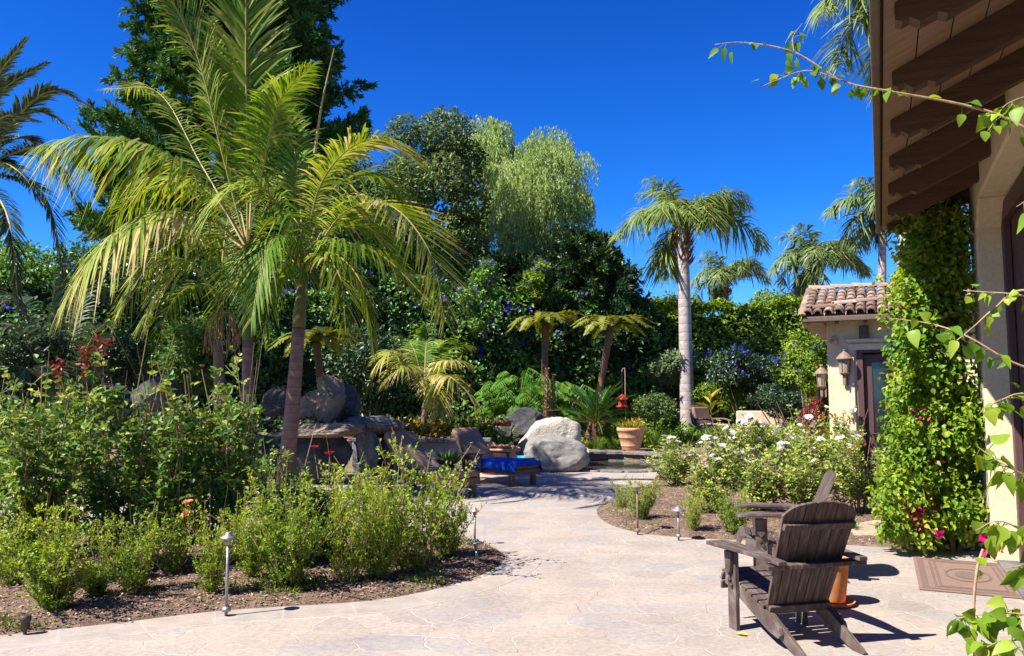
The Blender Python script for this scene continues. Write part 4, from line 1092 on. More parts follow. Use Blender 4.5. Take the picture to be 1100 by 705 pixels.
def bloom_mesh(name, mat, r=.045, petals=3, seed=0):
    rg = np.random.default_rng(seed); g = G()
    for ring in range(petals):
        n = 5; rr = r * (1 - ring * .2); el = .5 + ring * .42
        for k in range(n):
            a = k * 2 * math.pi / n + ring * .6 + rg.normal(0, .1)
            d = np.array([math.cos(a), math.sin(a), 0]); s = np.array([-math.sin(a), math.cos(a), 0])
            e = el + rg.normal(0, .12)
            p1 = d * rr * .5 * math.cos(e) + UPV * rr * (.5 * math.sin(e) - .05); p2 = d * rr * math.cos(e * .6) + UPV * rr * math.sin(e) * .9
            g.add([p1 * .1, p1 + s * rr * .42, p2 + s * rr * .38, p2 + d * rr * .12, p2 - s * rr * .38, p1 - s * rr * .42], [(0, 1, 2, 3), (0, 3, 4, 5)], rg.random())
    return g.mesh(name, mat)
BL = {k: [bloom_mesh('bloom', M[m], r, 4, s) for s in range(2)] for k, m, r in (('white', 'white', .06), ('red', 'redp', .05), ('pink', 'pinkp', .05), ('yellow', 'yellowp', .05), ('hip', 'dead', .024))}
def add_bloom(parent, kind, p, s=1.0, seed=0):
    r = random.Random(seed)
    o = inst('bloom', BL[kind][r.randrange(2)], parent)
    o.location = p; o.rotation_euler = (r.uniform(-.7, .7), r.uniform(-.7, .7), r.uniform(0, 6)); o.scale = (s, s, s)
    return o

# ------------------------------------------------------------------ roses and low shrubs
ROSE = []
for k in range(4):
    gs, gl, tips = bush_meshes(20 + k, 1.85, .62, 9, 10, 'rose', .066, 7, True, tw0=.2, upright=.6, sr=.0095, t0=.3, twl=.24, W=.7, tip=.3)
    ROSE.append((gs.mesh('canes', M['cane']), gl.mesh('foliage', M['rose']), tips))
WROSE = []
for k in range(4):
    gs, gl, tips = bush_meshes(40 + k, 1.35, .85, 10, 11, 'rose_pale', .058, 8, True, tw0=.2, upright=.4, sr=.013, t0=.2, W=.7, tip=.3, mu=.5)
    WROSE.append((gs.mesh('canes', M['wood']), gl.mesh('foliage', M['rose_pale']), tips))
LOW = []
for k, (h_, r_, n_, tw_, nd_, mu_, up_) in enumerate([(1.15, .62, 26, 15, 15, .5, .75), (1.05, .70, 22, 14, 14, .42, .5), (1.25, .50, 18, 13, 14, .55, .95), (1.0, .66, 28, 14, 15, .36, .6), (1.2, .56, 15, 15, 13, .6, .8), (1.1, .72, 18, 12, 13, .46, .55)]):
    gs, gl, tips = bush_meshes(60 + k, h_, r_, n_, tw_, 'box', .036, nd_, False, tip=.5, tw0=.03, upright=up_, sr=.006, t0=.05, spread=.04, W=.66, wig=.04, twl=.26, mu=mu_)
    LOW.append((gs.mesh('stems', M['cane']), gl.mesh('foliage', M['box']), tips))

def place_bush(kind, name, label, cat, p, s, rz, var, group, sz=None):
    st, fo, tips = kind[var % len(kind)]
    t = thing(name, label, cat, p, rz, group, (s, s, (sz or s)))
    inst(st.name.split('.')[0], st, t); inst('foliage', fo, t)
    return t, tips
rose_left = [   # px, py of the base on the ground, scale, height scale, label, [(bloom, tip index)]
    (35, 626, .95, 1.00, 'tall rose bush at the far left end of the left bed', [('hip', 3), ('hip', 8)]),
    (115, 608, 1.0, 1.10, 'tall rose bush with red young shoots in front of the grey boulders', [('hip', 5), ('hip', 9), ('hip', 14)]),
    (190, 611, 1.0, 1.08, 'tall rose bush with a single yellow bloom near the top', [('hip', 2)]),
    (250, 606, .95, 1.12, 'tall rose bush in front of the ringed palm trunk', [('hip', 2), ('hip', 7), ('hip', 12)]),
    (300, 612, .75, .66, 'rose bush with wilted orange blooms behind the grey path light', [('hip', 6)]),
    (75, 588, .9, .98, 'rose bush behind the two bushes at the left end of the bed', [('hip', 4)]),
    (150, 585, .9, .96, 'rose bush in the back row below the grey boulders', [('hip', 4)]),
    (350, 600, .75, .50, 'rose bush with two bright red blooms below the rock waterfall', [('hip', 3)]),
    (405, 606, .75, .50, 'dark leaved rose bush beside the one with two red blooms', [('hip', 0)]),
    (222, 582, .9, .92, 'rose bush in the back row below the palm trunks', [('hip', 3)]),
    (-40, 605, 1.0, .98, 'rose bush cut by the left edge of the photo', []),
    (-20, 575, 1.0, 1.05, 'rose bush in shade behind the leftmost bush', []),
]
for k, (px, py, s, sz, lab, bl_) in enumerate(rose_left):
    p = on(px, py, .05)
    t, tips = place_bush(ROSE, 'rose_bush', lab, 'rose bush', p, s, k * 1.3, k, 'rose bushes in the left bed', sz * 1.06)
    order = np.argsort(-tips[:, 2])
    for q, (b, ti) in enumerate(bl_): add_bloom(t, b, tips[order[ti % len(order)]] + np.array([0, 0, .02]), 1.1 if b != 'hip' else 1.2, k * 7 + q)
    if k == 1:
        keep = rng; rng = np.random.default_rng(5)
        for ti in order[:3]:
            m = 34; g = G(); P = tips[ti] + np.c_[rng.normal(0, .035, m), rng.normal(0, .035, m), rng.uniform(-.1, .1, m)]
            leaf_hex(g, P, rv(m) + UPV * .3, rv(m) + UPV, .06, .035, tones(m, .5)); g.build('young_leaves', M['rose_red'], t)
        rng = keep
def bloom_stem(t, kind, px, py, Y, s=1.2):
    """a cane of bush t that ends in a bloom"""
    p = at(px, py, Y) - t.location; p = Vector((p.x * math.cos(-t.rotation_euler.z) - p.y * math.sin(-t.rotation_euler.z), p.x * math.sin(-t.rotation_euler.z) + p.y * math.cos(-t.rotation_euler.z), p.z))
    p = Vector([a / b for a, b in zip(p, t.scale)])
    g = G(); tube(g, spline([(0, 0, 0), (p.x * .5, p.y * .5, p.z * .6), p], 10), np.linspace(.008, .004, 10), 5, cap=False); g.build('flowering_cane', M['cane'], t)
    add_bloom(t, kind, p, s, int(px))
bushes = [o for o in C.objects if o.name.startswith('rose_bush')]
for k, kind, px, py, Y, s_ in [(7, 'red', 337, 481, 8.4, 1.5), (7, 'red', 354, 488, 8.3, 1.4), (2, 'yellow', 172, 421, 7.9, 1.3), (4, 'pink', 202, 541, 7.3, 1.3), (4, 'pink', 200, 553, 7.3, 1.2), (3, 'red', 232, 462, 8, 1.0)]:
    bloom_stem(bushes[k], kind, px, py, Y, s_)
low_left = [
    (58, 654, .78, .74, 'dark green low shrub beside the ground spotlight'),
    (146, 638, .62, .74, 'small loose shrub under the tall roses left of the path light'),
    (226, 638, .52, .64, 'small leafy shrub just left of the grey path light'),
    (308, 632, .80, 1.0, 'rounded light green shrub right of the grey path light'),
    (374, 626, .70, 1.05, 'narrow upright light green shrub in the middle of the row'),
    (440, 614, 1.08, 1.22, 'largest spreading light green shrub near the bed tip'),
    (480, 598, .6, .72, 'light green shrub half behind the largest one at the bed tip'),
    (345, 603, .7, .82, 'light green shrub behind the narrow upright one'),
    (270, 622, .6, .72, 'low shrub at the foot of the roses behind the path light'),
    (104, 640, .36, .34, 'little twiggy shrub between two dark shrubs at the mulch edge'),
    (12, 630, .7, .8, 'green shrub at the left edge under the tall roses'),
    (184, 616, .6, .8, 'leafy shrub in the second row below the yellow rose'),
    (408, 622, .6, .8, 'light green shrub between the narrow and the largest one'),
]
for k, (px, py, s, sz, lab) in enumerate(low_left):
    place_bush(LOW, 'low_shrub', lab, 'shrub', on(px, py, .05), s, k * 1.9, k, 'low shrubs along the left bed', sz)
low_right = [
    (690, 558, .52, .62, 'light green shrub by the tall bronze path light'),
    (745, 570, .42, .48, 'small shrub behind the short path light'),
    (790, 573, .5, .58, 'light green shrub left of the adirondack arm'),
    (668, 546, .36, .36, 'pale dry shrub at the tip of the right bed'),
    (916, 570, .25, .18, 'tiny light green tuft in the mulch behind the chairs'),
]
for k, (px, py, s, sz, lab) in enumerate(low_right):
    place_bush(LOW, 'low_shrub', lab, 'shrub', on(px, py, .05), s, k * 2.3 + .7, k + 1, 'low shrubs along the right bed', sz)
rose_right = [
    (762, 550, .85, .72, 'pale rose bush with white clusters nearest the pond', 9),
    (815, 553, .88, .85, 'tall pale rose bush loaded with white blooms behind the chair arm', 13),
    (868, 556, .85, .82, 'gnarled pale rose bush just behind the adirondack chairs', 8),
    (925, 552, .8, .85, 'rose bush with few blooms next to the bougainvillea', 3),
    (790, 527, .95, .92, 'white rose bush in the second row behind the pond side bushes', 12),
    (850, 528, .95, 1.05, 'white rose bush in the second row in front of the garden house', 15),
    (905, 530, .95, 1.08, 'rose bush with red and white blooms below the maroon glazed door', 8),
    (728, 522, .85, .72, 'rose bush with low white blooms at the pond edge', 7),
    (870, 512, 1.0, 1.1, 'white rose bush against the garden house wall', 14),
    (820, 508, 1.0, .92, 'white rose bush at the back of the bed before the beige bench', 10),
    (930, 512, 1.0, 1.2, 'tall rose bush with pink and white blooms under the house door', 7),
]
for k, (px, py, s, sz, lab, nb) in enumerate(rose_right):
    p = on(px, py, .05)
    t, tips = place_bush(WROSE, 'white_rose_bush', lab, 'rose bush', p, s, k * 1.7 + .4, k, 'white rose bushes in the right bed', sz)
    order = np.argsort(-(tips[:, 2] + .1 * np.sin(np.arange(len(tips)) * 3.1)))
    r = random.Random(k)
    for q in range(nb):
        ti = order[q * 2 % 40]
        kind = 'white'
        if k == 6 and q in (1, 4): kind = 'red'
        if k in (10,) and q % 2: kind = 'pink'
        if k == 0 and q == 8: kind = 'pink'
        for e in range(2 if kind == 'white' and q % 3 == 0 else 1):
            add_bloom(t, kind, tips[ti] + np.array([r.gauss(0, .05) * (e > 0), r.gauss(0, .05) * (e > 0), .02]), r.uniform(.85, 1.25), k * 31 + q * 3 + e)

# mulch chips, weeds, fallen leaves: nobody could count these
def in_bed(poly, n, zfun, keepf=None):
    lo, hi = poly.min(0), poly.max(0)
    P = np.c_[rng.uniform(lo[0], hi[0], n), rng.uniform(lo[1], hi[1], n)]
    d = sdist(P, poly); k = d > .03
    return P[k], d[k]
def chips(name, poly, n, mat, z=.06, size=.032, mu=.45):
    P, d = in_bed(poly, n, None)
    P3 = np.c_[P, np.clip(d * .3, 0, z) + rng.uniform(-.004, .016, len(P))]
    nz = np.array([fbm(p[0], p[1], 2.2, 1.3 if poly is LB else 4.1) for p in P]) * .035 * np.clip(d / .3, 0, 1); P3[:, 2] += nz
    a = rng.uniform(0, 6.3, len(P)); D = np.c_[np.cos(a), np.sin(a), rng.normal(0, .22, len(P))]
    U = unit(UPV + .35 * rv(len(P)))
    g = G(); leaf_quads(g, P3, D, U, size * rng.uniform(.6, 2.0, len(P)), size * rng.uniform(.4, .9, len(P)), tones(len(P), mu, .26), .05)
    return stuff(g.build(name, mat))
chips('bark_mulch', LB, 70000, M['chips'], size=.022)
chips('bark_mulch', RB, 50000, M['chips'], size=.022)
def weeds(name, poly, n, cond, size=.05):
    P, d = in_bed(poly, n, None)
    k = np.array([fbm(p[0], p[1], 1.3, 9.1) for p in P]) + rng.normal(0, .12, len(P)) > cond
    k &= d < .65
    P, d = P[k], d[k]; m = len(P); reps = 5
    P3 = np.repeat(np.c_[P, np.clip(d * .3, 0, .06) + .01], reps, 0); m *= reps
    P3[:, :2] += rng.normal(0, .02, (m, 2))
    D = unit(rv(m) + UPV * .8); g = G()
    leaf_quads(g, P3, D, unit(rv(m)), size * rng.uniform(.5, 1.3, m), size * .28, tones(m, .5), .1)
    return stuff(g.build(name, M['weed']))
weeds('weeds', LB, 14000, .03)
weeds('weeds', RB, 5000, .20)

# ------------------------------------------------------------------ palms
def frond(g, pts, L=.8, pairs=55, W=.035, droop=.35, sweep=.55, lift=.25, twist=0.0, r0=.022, mu=.45, sd=.14, t0=.14, plum=0.0, segs=3, seedmu=None, tipdry=.0, hang=0.0):
    """one feather leaf: a bent rachis with many narrow leaflets; g material 0 = leaflet, 1 = rachis"""
    n = 28; pa = spline(pts, n)
    tube(g, pa, np.linspace(r0, r0 * .25, n), 5, .5, 1, cap=False)
    tn = unit(np.gradient(pa, axis=0))
    s0 = np.cross(tn, UPV); bad = np.linalg.norm(s0, axis=1) < .25
    ref = np.cross(tn[n // 2], UPV) if np.linalg.norm(np.cross(tn[n // 2], UPV)) > .1 else np.array([1., 0, 0])
    s0[bad] = unit(ref); s0 = unit(s0)
    for k in range(1, n):
        if s0[k] @ s0[k - 1] < 0: s0[k] *= -1
    nn = np.cross(s0, tn)
    u = np.linspace(t0, .995, pairs); idx = u * (n - 1); i = np.minimum(idx.astype(int), n - 2); f = (idx - i)[:, None]
    P = pa[i] * (1 - f) + pa[i + 1] * f; Tn = unit(tn[i] * (1 - f) + tn[i + 1] * f); S = unit(s0[i] * (1 - f) + s0[i + 1] * f); Nn = unit(nn[i] * (1 - f) + nn[i + 1] * f)
    v_ = (u - t0) / (1 - t0)
    prof = np.clip(np.minimum(.45 + 2.2 * v_, 1.0) * (1 - .72 * np.clip((v_ - .45) / .55, 0, 1) ** 1.6), .15, 1)
    wprof = np.array([.45, 1.0, .85, .12]) if segs == 3 else np.linspace(1, .1, segs + 1)
    for sg in (-1, 1):
        a = sweep + .45 * v_ + rng.normal(0, .07, pairs)
        lf = lift + rng.normal(0, .08, pairs) + plum * rng.normal(0, 1, pairs)
        tw = twist
        Sd = S * math.cos(tw) * sg + Nn * math.sin(tw)
        d = unit(Sd * np.cos(a)[:, None] + Tn * np.sin(a)[:, None] + Nn * lf[:, None])
        LL = L * prof * rng.uniform(.8, 1.12, pairs) * np.where(rng.uniform(0, 1, pairs) < .06, .45, 1)
        dr = droop * rng.uniform(.7, 1.35, pairs)
        wd = unit(np.cross(d, Nn + .25 * rv(pairs))); wd = unit(np.cross(wd, d) * .35 + wd)
        ring = []
        for k in range(segs + 1):
            q = k / segs
            c = P + d * (LL * q)[:, None] - UPV * (dr * LL * q * q)[:, None]
            if hang: c = c - UPV * (hang * LL * q)[:, None]
            w = (W * wprof[k] * .5) * np.clip(prof, .5, 1)[:, None]
            ring.append(np.stack([c - wd * w, c + wd * w], 1))
        V = np.stack(ring, 1).reshape(pairs, -1, 3)
        b = np.arange(pairs)[:, None] * (2 * (segs + 1))
        F = np.concatenate([b + np.array([[2*k, 2*k+1, 2*k+3, 2*k+2]]) for k in range(segs)])
        to = np.clip((seedmu if seedmu is not None else mu) + rng.normal(0, sd, pairs) + np.where(rng.uniform(0, 1, pairs) < .05, .35, 0), .02, .98)
        TT = np.repeat(to[:, None], 2 * (segs + 1), 1)
        if tipdry: TT[:, -4:] = np.clip(TT[:, -4:] + tipdry * rng.uniform(.2, 1.6, (pairs, 1)), 0, 1)
        g.add(V.reshape(-1, 3), F, TT.ravel())
    return g

def pal(px, py, Y): return at(px, py, Y)
def king_palm(name, label, base, bend, crown, shaft0, tr, fronds, group, mats, shaft_r=None, spear=None):
    """base/crown: world points; fronds: lists of (px, py, distance) plus options"""
    t = thing(name, label, 'palm', base, 0, group)
    b, c = Vector(base), Vector(crown)
    path = spline([(0, 0, -.15), tuple((bend - b)), tuple(shaft0 - b)], 16)
    g = G(); tube(g, path, np.linspace(tr * 1.15, tr * .82, 16), 16); g.build('trunk', mats[0], t, smooth=True)
    if mats[1]:
        sp = spline([tuple(shaft0 - b), tuple((shaft0 * .5 + c * .5) - b), tuple(c - b)], 8)
        g = G(); tube(g, sp, [tr * .85, tr * .88, tr * .82, tr * .72, tr * .62, tr * .52, tr * .42, tr * .32], 14); g.build('crownshaft', mats[1], t, smooth=True)
    for pts, o in fronds:
        g = G(); frond(g, [tuple(Vector(at(*p)) - b) for p in pts], **o)
        g.build('frond', [mats[2], M['rachis']], t)
    if spear:
        g = G(); sp = spline([tuple(Vector(at(*p)) - b) for p in spear], 8); tube(g, sp, np.linspace(.03, .006, 8), 6); g.build('spear', M['rachis'], t)
    return t
rng = np.random.default_rng(11)
D1 = 13.6
b1 = on(266, 531); c1 = at(266, 262, D1)
F1 = [
    ([(266, 268, 13.6), (266, 160, 13.5), (264, 70, 13.3), (262, -30, 13.0), (240, -130, 12.6)], dict(L=1.29, pairs=153, W=0.051, droop=.25, sweep=.75, lift=.1, mu=.42, tipdry=.15)),
    ([(265, 265, 13.6), (235, 150, 13.4), (212, 60, 13.1), (178, -10, 12.7), (120, -80, 12.3)], dict(L=1.06, pairs=136, W=0.051, droop=.35, sweep=.7, lift=.15, mu=.48)),
    ([(264, 262, 13.6), (228, 205, 13.1), (170, 160, 12.5), (100, 146, 12.0), (40, 158, 11.8)], dict(L=1.12, pairs=116, W=0.041, droop=.75, sweep=.35, lift=-.1, mu=.5, tipdry=.1)),
    ([(265, 268, 13.6), (225, 235, 12.9), (165, 228, 12.2), (110, 262, 11.6), (66, 330, 11.4)], dict(L=1.06, pairs=112, W=0.041, droop=.6, sweep=.45, lift=-.05, mu=.56, tipdry=.25)),
    ([(266, 272, 13.6), (236, 268, 13.0), (190, 290, 12.6), (150, 350, 12.4)], dict(L=0.95, pairs=97, W=0.037, droop=.35, sweep=.45, lift=.1, mu=.42, tipdry=.15)),
    ([(268, 265, 13.6), (295, 205, 14.2), (320, 175, 14.9), (352, 175, 15.6)], dict(L=0.90, pairs=88, W=0.041, droop=.5, mu=.4)),
    ([(268, 268, 13.6), (292, 235, 13.2), (318, 238, 12.7), (332, 300, 12.4)], dict(L=0.84, pairs=80, W=0.037, droop=.5, mu=.33)),
    ([(264, 260, 13.7), (215, 175, 14.6), (170, 100, 15.4), (112, 96, 15.9)], dict(L=0.73, pairs=80, W=0.037, droop=.45, mu=.5, tipdry=.15)),
    ([(264, 268, 13.6), (228, 250, 14.2), (180, 265, 14.8), (120, 350, 15.2)], dict(L=0.90, pairs=80, W=0.037, droop=.5, mu=.45, tipdry=.15)),
    ([(267, 262, 13.6), (272, 190, 13.9), (285, 120, 14.3), (310, 80, 14.8)], dict(L=0.84, pairs=88, W=0.041, droop=.4, sweep=.7, mu=.35)),
]
b2 = on(303, 535); D2 = 13.1
F1 += [
    ([(266, 262, 13.6), (250, 180, 14.0), (238, 100, 14.4), (226, 20, 14.9)], dict(L=1.01, pairs=112, W=0.051, droop=.35, sweep=.7, mu=.34)),
    ([(264, 266, 13.6), (232, 215, 13.9), (195, 195, 14.1), (140, 215, 14.2), (95, 280, 14.2)], dict(L=0.95, pairs=104, W=0.046, droop=.6, sweep=.4, mu=.42, tipdry=.15)),
    ([(266, 262, 13.6), (285, 170, 13.3), (300, 110, 13.0), (335, 70, 12.6)], dict(L=0.84, pairs=97, W=0.046, droop=.45, sweep=.6, mu=.4)),
]
king_palm('king_palm', 'king palm with tall straight trunk and high upright fronds among the roses', b1, at(266, 440, D1), c1, at(266, 366, D1), .105, F1, 'king palms behind the roses', (M['kingtrunk'], M['shaft'], M['king']))
F2 = [
    ([(326, 285, 13.1), (342, 205, 12.9), (375, 160, 12.6), (415, 150, 12.3), (452, 178, 12.1)], dict(L=0.84, pairs=97, W=0.041, droop=.4, sweep=.5, lift=.2, mu=.56, tipdry=.12)),
    ([(328, 288, 13.1), (370, 228, 12.6), (420, 222, 12.0), (462, 272, 11.5), (478, 345, 11.3)], dict(L=1.06, pairs=118, W=0.039, droop=.25, sweep=.5, lift=.15, mu=.5, tipdry=.2)),
    ([(328, 292, 13.1), (360, 262, 12.7), (410, 275, 12.3), (462, 325, 12.0)], dict(L=0.90, pairs=97, W=0.037, droop=.55, sweep=.45, mu=.38)),
    ([(328, 292, 13.1), (355, 272, 12.5), (388, 305, 12.0), (402, 380, 11.8)], dict(L=0.47, pairs=80, W=0.041, droop=.6, sweep=.9, mu=.46)),
    ([(324, 290, 13.1), (305, 255, 12.6), (285, 270, 12.2), (270, 345, 12.0)], dict(L=0.73, pairs=72, W=0.037, droop=.5, mu=.33)),
    ([(325, 286, 13.1), (322, 210, 13.4), (312, 140, 13.8), (290, 90, 14.2)], dict(L=0.90, pairs=88, W=0.041, droop=.35, sweep=.7, mu=.38)),
    ([(327, 288, 13.1), (352, 240, 13.8), (385, 225, 14.6), (425, 265, 15.2)], dict(L=0.84, pairs=80, W=0.037, droop=.5, mu=.3)),
    ([(326, 288, 13.1), (338, 235, 13.9), (352, 215, 14.6), (365, 240, 15.2)], dict(L=0.78, pairs=72, W=0.037, droop=.5, mu=.3)),
    ([(324, 290, 13.1), (296, 265, 13.7), (262, 285, 14.2), (225, 350, 14.5)], dict(L=0.78, pairs=72, W=0.037, droop=.5, mu=.32)),
]
F2 += [
    ([(325, 288, 13.1), (300, 225, 12.9), (275, 200, 12.6), (235, 215, 12.3), (205, 270, 12.1)], dict(L=.85, pairs=80, W=.036, droop=.5, sweep=.5, mu=.4, tipdry=.15)),
    ([(327, 285, 13.1), (345, 225, 13.5), (368, 195, 13.9), (410, 190, 14.3), (440, 225, 14.6)], dict(L=.8, pairs=80, W=.036, droop=.5, sweep=.5, mu=.34)),
    ([(328, 292, 13.1), (345, 275, 12.6), (366, 300, 12.2), (372, 360, 12.0)], dict(L=.6, pairs=70, W=.036, droop=.5, sweep=.6, mu=.38, tipdry=.2)),
    ([(324, 290, 13.1), (310, 280, 13.4), (292, 305, 13.7), (283, 370, 13.9)], dict(L=.6, pairs=60, W=.036, droop=.5, sweep=.5, mu=.3)),
    ([(328, 286, 13.1), (362, 245, 13.3), (405, 250, 13.5), (440, 305, 13.6)], dict(L=.8, pairs=80, W=.036, droop=.5, sweep=.5, mu=.34)),
]
king_palm('king_palm', 'king palm with leaning reddish trunk before the rock waterfall', b2, at(313, 450, 13.1), at(326, 280, 13.1), at(321, 352, 13.1), .125, F2, 'king palms behind the roses', (M['kingtrunk'], M['shaft'], M['king']), spear=[(338, 165, 13.0), (346, 110, 12.9), (359, 52, 12.8)])
b3 = on(237, 522)
F3 = [
    ([(236, 325, 15.0), (205, 285, 14.8), (160, 285, 14.4), (125, 345, 14.2)], dict(L=0.78, pairs=72, W=0.037, droop=.5, mu=.42, tipdry=.15)),
    ([(236, 325, 15.0), (222, 270, 15.3), (195, 235, 15.7), (150, 225, 16.0)], dict(L=0.78, pairs=72, W=0.037, droop=.5, mu=.45)),
    ([(238, 325, 15.0), (255, 285, 15.4), (290, 275, 15.8), (330, 320, 16.0)], dict(L=0.78, pairs=72, W=0.037, droop=.5, mu=.34)),
    ([(237, 325, 15.0), (240, 270, 15.5), (250, 220, 16), (275, 190, 16.4)], dict(L=0.78, pairs=72, W=0.037, droop=.4, mu=.36)),
    ([(236, 325, 15.0), (215, 305, 15.4), (185, 325, 15.8), (165, 380, 16)], dict(L=0.67, pairs=64, W=0.037, droop=.5, mu=.36)),
]
t = king_palm('king_palm', 'shorter king palm with hanging dried flower stalks behind the tall one', b3, at(236, 440, 14.9), at(237, 320, 15), at(234, 365, 15), .105, F3, 'king palms behind the roses', (M['kingtrunk'], M['shaft'], M['king']))
g = G()
for k in range(46):
    a = random.uniform(0, 6.28); p0 = Vector(at(240, 335, 14.9)) - Vector(b3); e = Vector((math.cos(a) * .28, math.sin(a) * .2, 0))
    tube(g, spline([p0, p0 + e * .7 + Vector((0, 0, -.05)), p0 + e + Vector((random.gauss(0, .05), 0, -.35)), p0 + e * 1.1 + Vector((random.gauss(0, .08), 0, -random.uniform(.55, .85)))], 7), .006, 4, cap=False)
g.build('flower_stalks', M['dead'], t)

# date palm at the left edge: stiff arching grey-green fronds
rng = np.random.default_rng(21)
bd = at(-32, 185, 15); bd = Vector((bd.x, 15, 0)); cd = at(-30, 195, 15)
FD = []
for px, py, dd, mx, my in [(28, 42, 14, -8, 90), (50, 68, 15, 5, 95), (100, 118, 14.5, 55, 98), (40, 130, 13.4, 5, 125), (95, 250, 13.2, 55, 165), (70, 300, 14, 50, 215), (20, 330, 13, 10, 240), (-110, 80, 15, -70, 100), (-140, 200, 14, -90, 150), (-60, 20, 15.6, -45, 90), (60, 190, 16.5, 30, 150), (-90, 300, 14, -70, 220), (85, 145, 16.4, 40, 120), (15, 90, 16.5, -10, 110), (48, 222, 13.6, 20, 185)]:
    FD.append(([(-30, 190, 15), ((-30 + mx) / 2, (190 + my) / 2 - 12, (15 + dd) / 2), (mx, my, dd), (px, py, dd * .98)], dict(L=.5, pairs=120, W=.042, droop=.3, sweep=.8, lift=.25, mu=.42, r0=.035, t0=.06)))
king_palm('date_palm', 'dark date palm with stiff arching fronds at the left edge', bd, Vector((bd.x + .1, 15, 2.5)), cd, cd + Vector((0, 0, -.1)), .38, FD, None, (M['fibre'], None, M['date']))

# small drooping palm before the dark trees, pale tips
rng = np.random.default_rng(31)
bs = Vector(at(456, 400, 19.5)); bs.z = Tz(bs.x, 19.5)
FS = []
for tip, mid, mu, dd in [((392, 425), (415, 380), .62, 18.4), ((410, 415), (432, 395), .6, 18.2), ((505, 392), (485, 388), .66, 18.6), ((514, 436), (488, 408), .72, 18.1), ((470, 445), (468, 415), .6, 18.3), ((488, 365), (475, 368), .25, 20.6), ((425, 362), (440, 368), .25, 20.8), ((457, 350), (458, 366), .25, 20.2), ((400, 388), (420, 378), .4, 20), ((506, 372), (488, 372), .3, 20.6)]:
    FS.append(([(456, 428, 19.5), ((456 + mid[0]) / 2, (420 + mid[1]) / 2 - 8, (19.5 + dd) / 2), (mid[0], mid[1], dd), (tip[0], tip[1], dd)], dict(L=.62, pairs=64, W=.04, droop=.6, sweep=.5, mu=mu, tipdry=.25)))
king_palm('small_palm', 'small palm with sunlit drooping pale tipped fronds beyond the loungers', bs, bs + Vector((0, 0, .35)), Vector(at(456, 428, 19.5)), Vector(at(456, 440, 19.5)), .07, FS, None, (M['kingtrunk'], M['shaft'], M['king']))

bs = Vector(at(62, 440, 17)); bs.z = 0
FS = []
for tip, mid, dd in [((-30, 420), (10, 350), 16), ((0, 470), (25, 400), 15.6), ((125, 470), (105, 400), 15.8), ((150, 410), (115, 350), 16.4), ((60, 500), (66, 400), 15.2), ((-20, 340), (20, 320), 17.6), ((120, 330), (95, 310), 17.8), ((60, 290), (58, 330), 17), ((90, 490), (88, 410), 15.2)]:
    FS.append(([(62, 430, 17), ((62 + mid[0]) / 2, (430 + mid[1]) / 2 - 8, (17 + dd) / 2), (mid[0], mid[1], dd), (tip[0], tip[1], dd)], dict(L=.6, pairs=60, W=.045, droop=.4, sweep=.5, mu=.4)))
king_palm('shade_palm', 'dark feathery palm in deep shade left of the roses and boulders', bs, bs + Vector((0, 0, .35)), Vector(at(62, 425, 17)), Vector(at(62, 440, 17)), .08, FS, None, (M['fibre'], M['shaft'], M['date']))

# queen palms: plumose drooping fronds, copied round the crown
rng = np.random.default_rng(41)
def queen_fronds(mat, far=False):
    out = []
    for el, ln in ((1.25, 2.9), (.85, 3.1), (.45, 3.1), (-.05, 2.8), (-.7, 2.2)):
        g = G(); pts = []
        x = z = 0; a = el
        for k in range(6):
            pts.append((x, .03 * k * (1 if k % 2 else -1), z)); x += ln / 5 * math.cos(a); z += ln / 5 * math.sin(a); a -= .34
        frond(g, pts, L=.95 if not far else 1.0, pairs=80 if not far else 55, W=.06 if not far else .09, droop=.6, sweep=.4, lift=.1, plum=.45, r0=.03, mu=.45, t0=.1, segs=3)
        out.append(g.mesh('frond', [mat, M['rachis']]))
    return out
QF, QFF = queen_fronds(M['queen']), queen_fronds(M['queen_far'], True)
def queen_palm(label, base, top, tr, meshes, s, seed, n=20, lean=(0, 0), group='queen palms rising over the hedge'):
    t = thing('queen_palm', label, 'palm', base, 0, group)
    h = top.z - base[2]; tx = top.x - base[0]
    g = G(); pa = spline([(0, 0, -.2), (tx * .35 + lean[0], 0, h * .4), (tx * .8, 0, h * .8), (tx, 0, h)], 24)
    rad = np.linspace(tr * 1.2, tr * .85, 24); rad[0] *= 1.25; rad[-4:] *= 1.25
    tube(g, pa, rad, 16); g.build('trunk', M['queentrunk'], t, smooth=True)
    g = G()
    r = random.Random(seed)
    for k in range(64):
        a = r.uniform(0, 6.28); z = h - (r.uniform(.15, 1.45) ** 1.7) * s; e = Vector((math.cos(a), math.sin(a), 0))
        c = Vector((tx, 0, z)); rr = tr * 1.0
        tube(g, [c + e * rr * .85, c + e * (rr * 1.5) + Vector((0, 0, .12 * s)), c + e * (rr * 2.0) + Vector((0, 0, .3 * s))], [.05 * s, .04 * s, .015], 4, cap=False)
    g.build('leaf_bases', M['fibre'], t)
    for k in range(n):
        cls = [1, 0, 2, 1, 2, 1, 3, 2, 1, 4, 2][k % 11]
        a = k * 2.399 + r.uniform(-.2, .2)
        o = inst('frond', meshes[cls], t)
        o.location = (tx, 0, h); o.rotation_euler = (r.uniform(-.12, .12), r.uniform(-.12, .12), a)
        q = s * r.uniform(.88, 1.1); o.scale = (q, q, q)
    return t
def qp(px, crown_py, Y, tr, meshes, s, seed, label, n=20, base_px=None):
    top = at(px, crown_py, Y); b = at(base_px or px, 470, Y)
    return queen_palm(label, (b.x, Y, Tz(b.x, Y)), top, tr, meshes, s, seed, n)
qp(733, 240, 28, .215, QF, 1.0, 1, 'tall queen palm with bare grey trunk in front of the hedge', 17, 739)
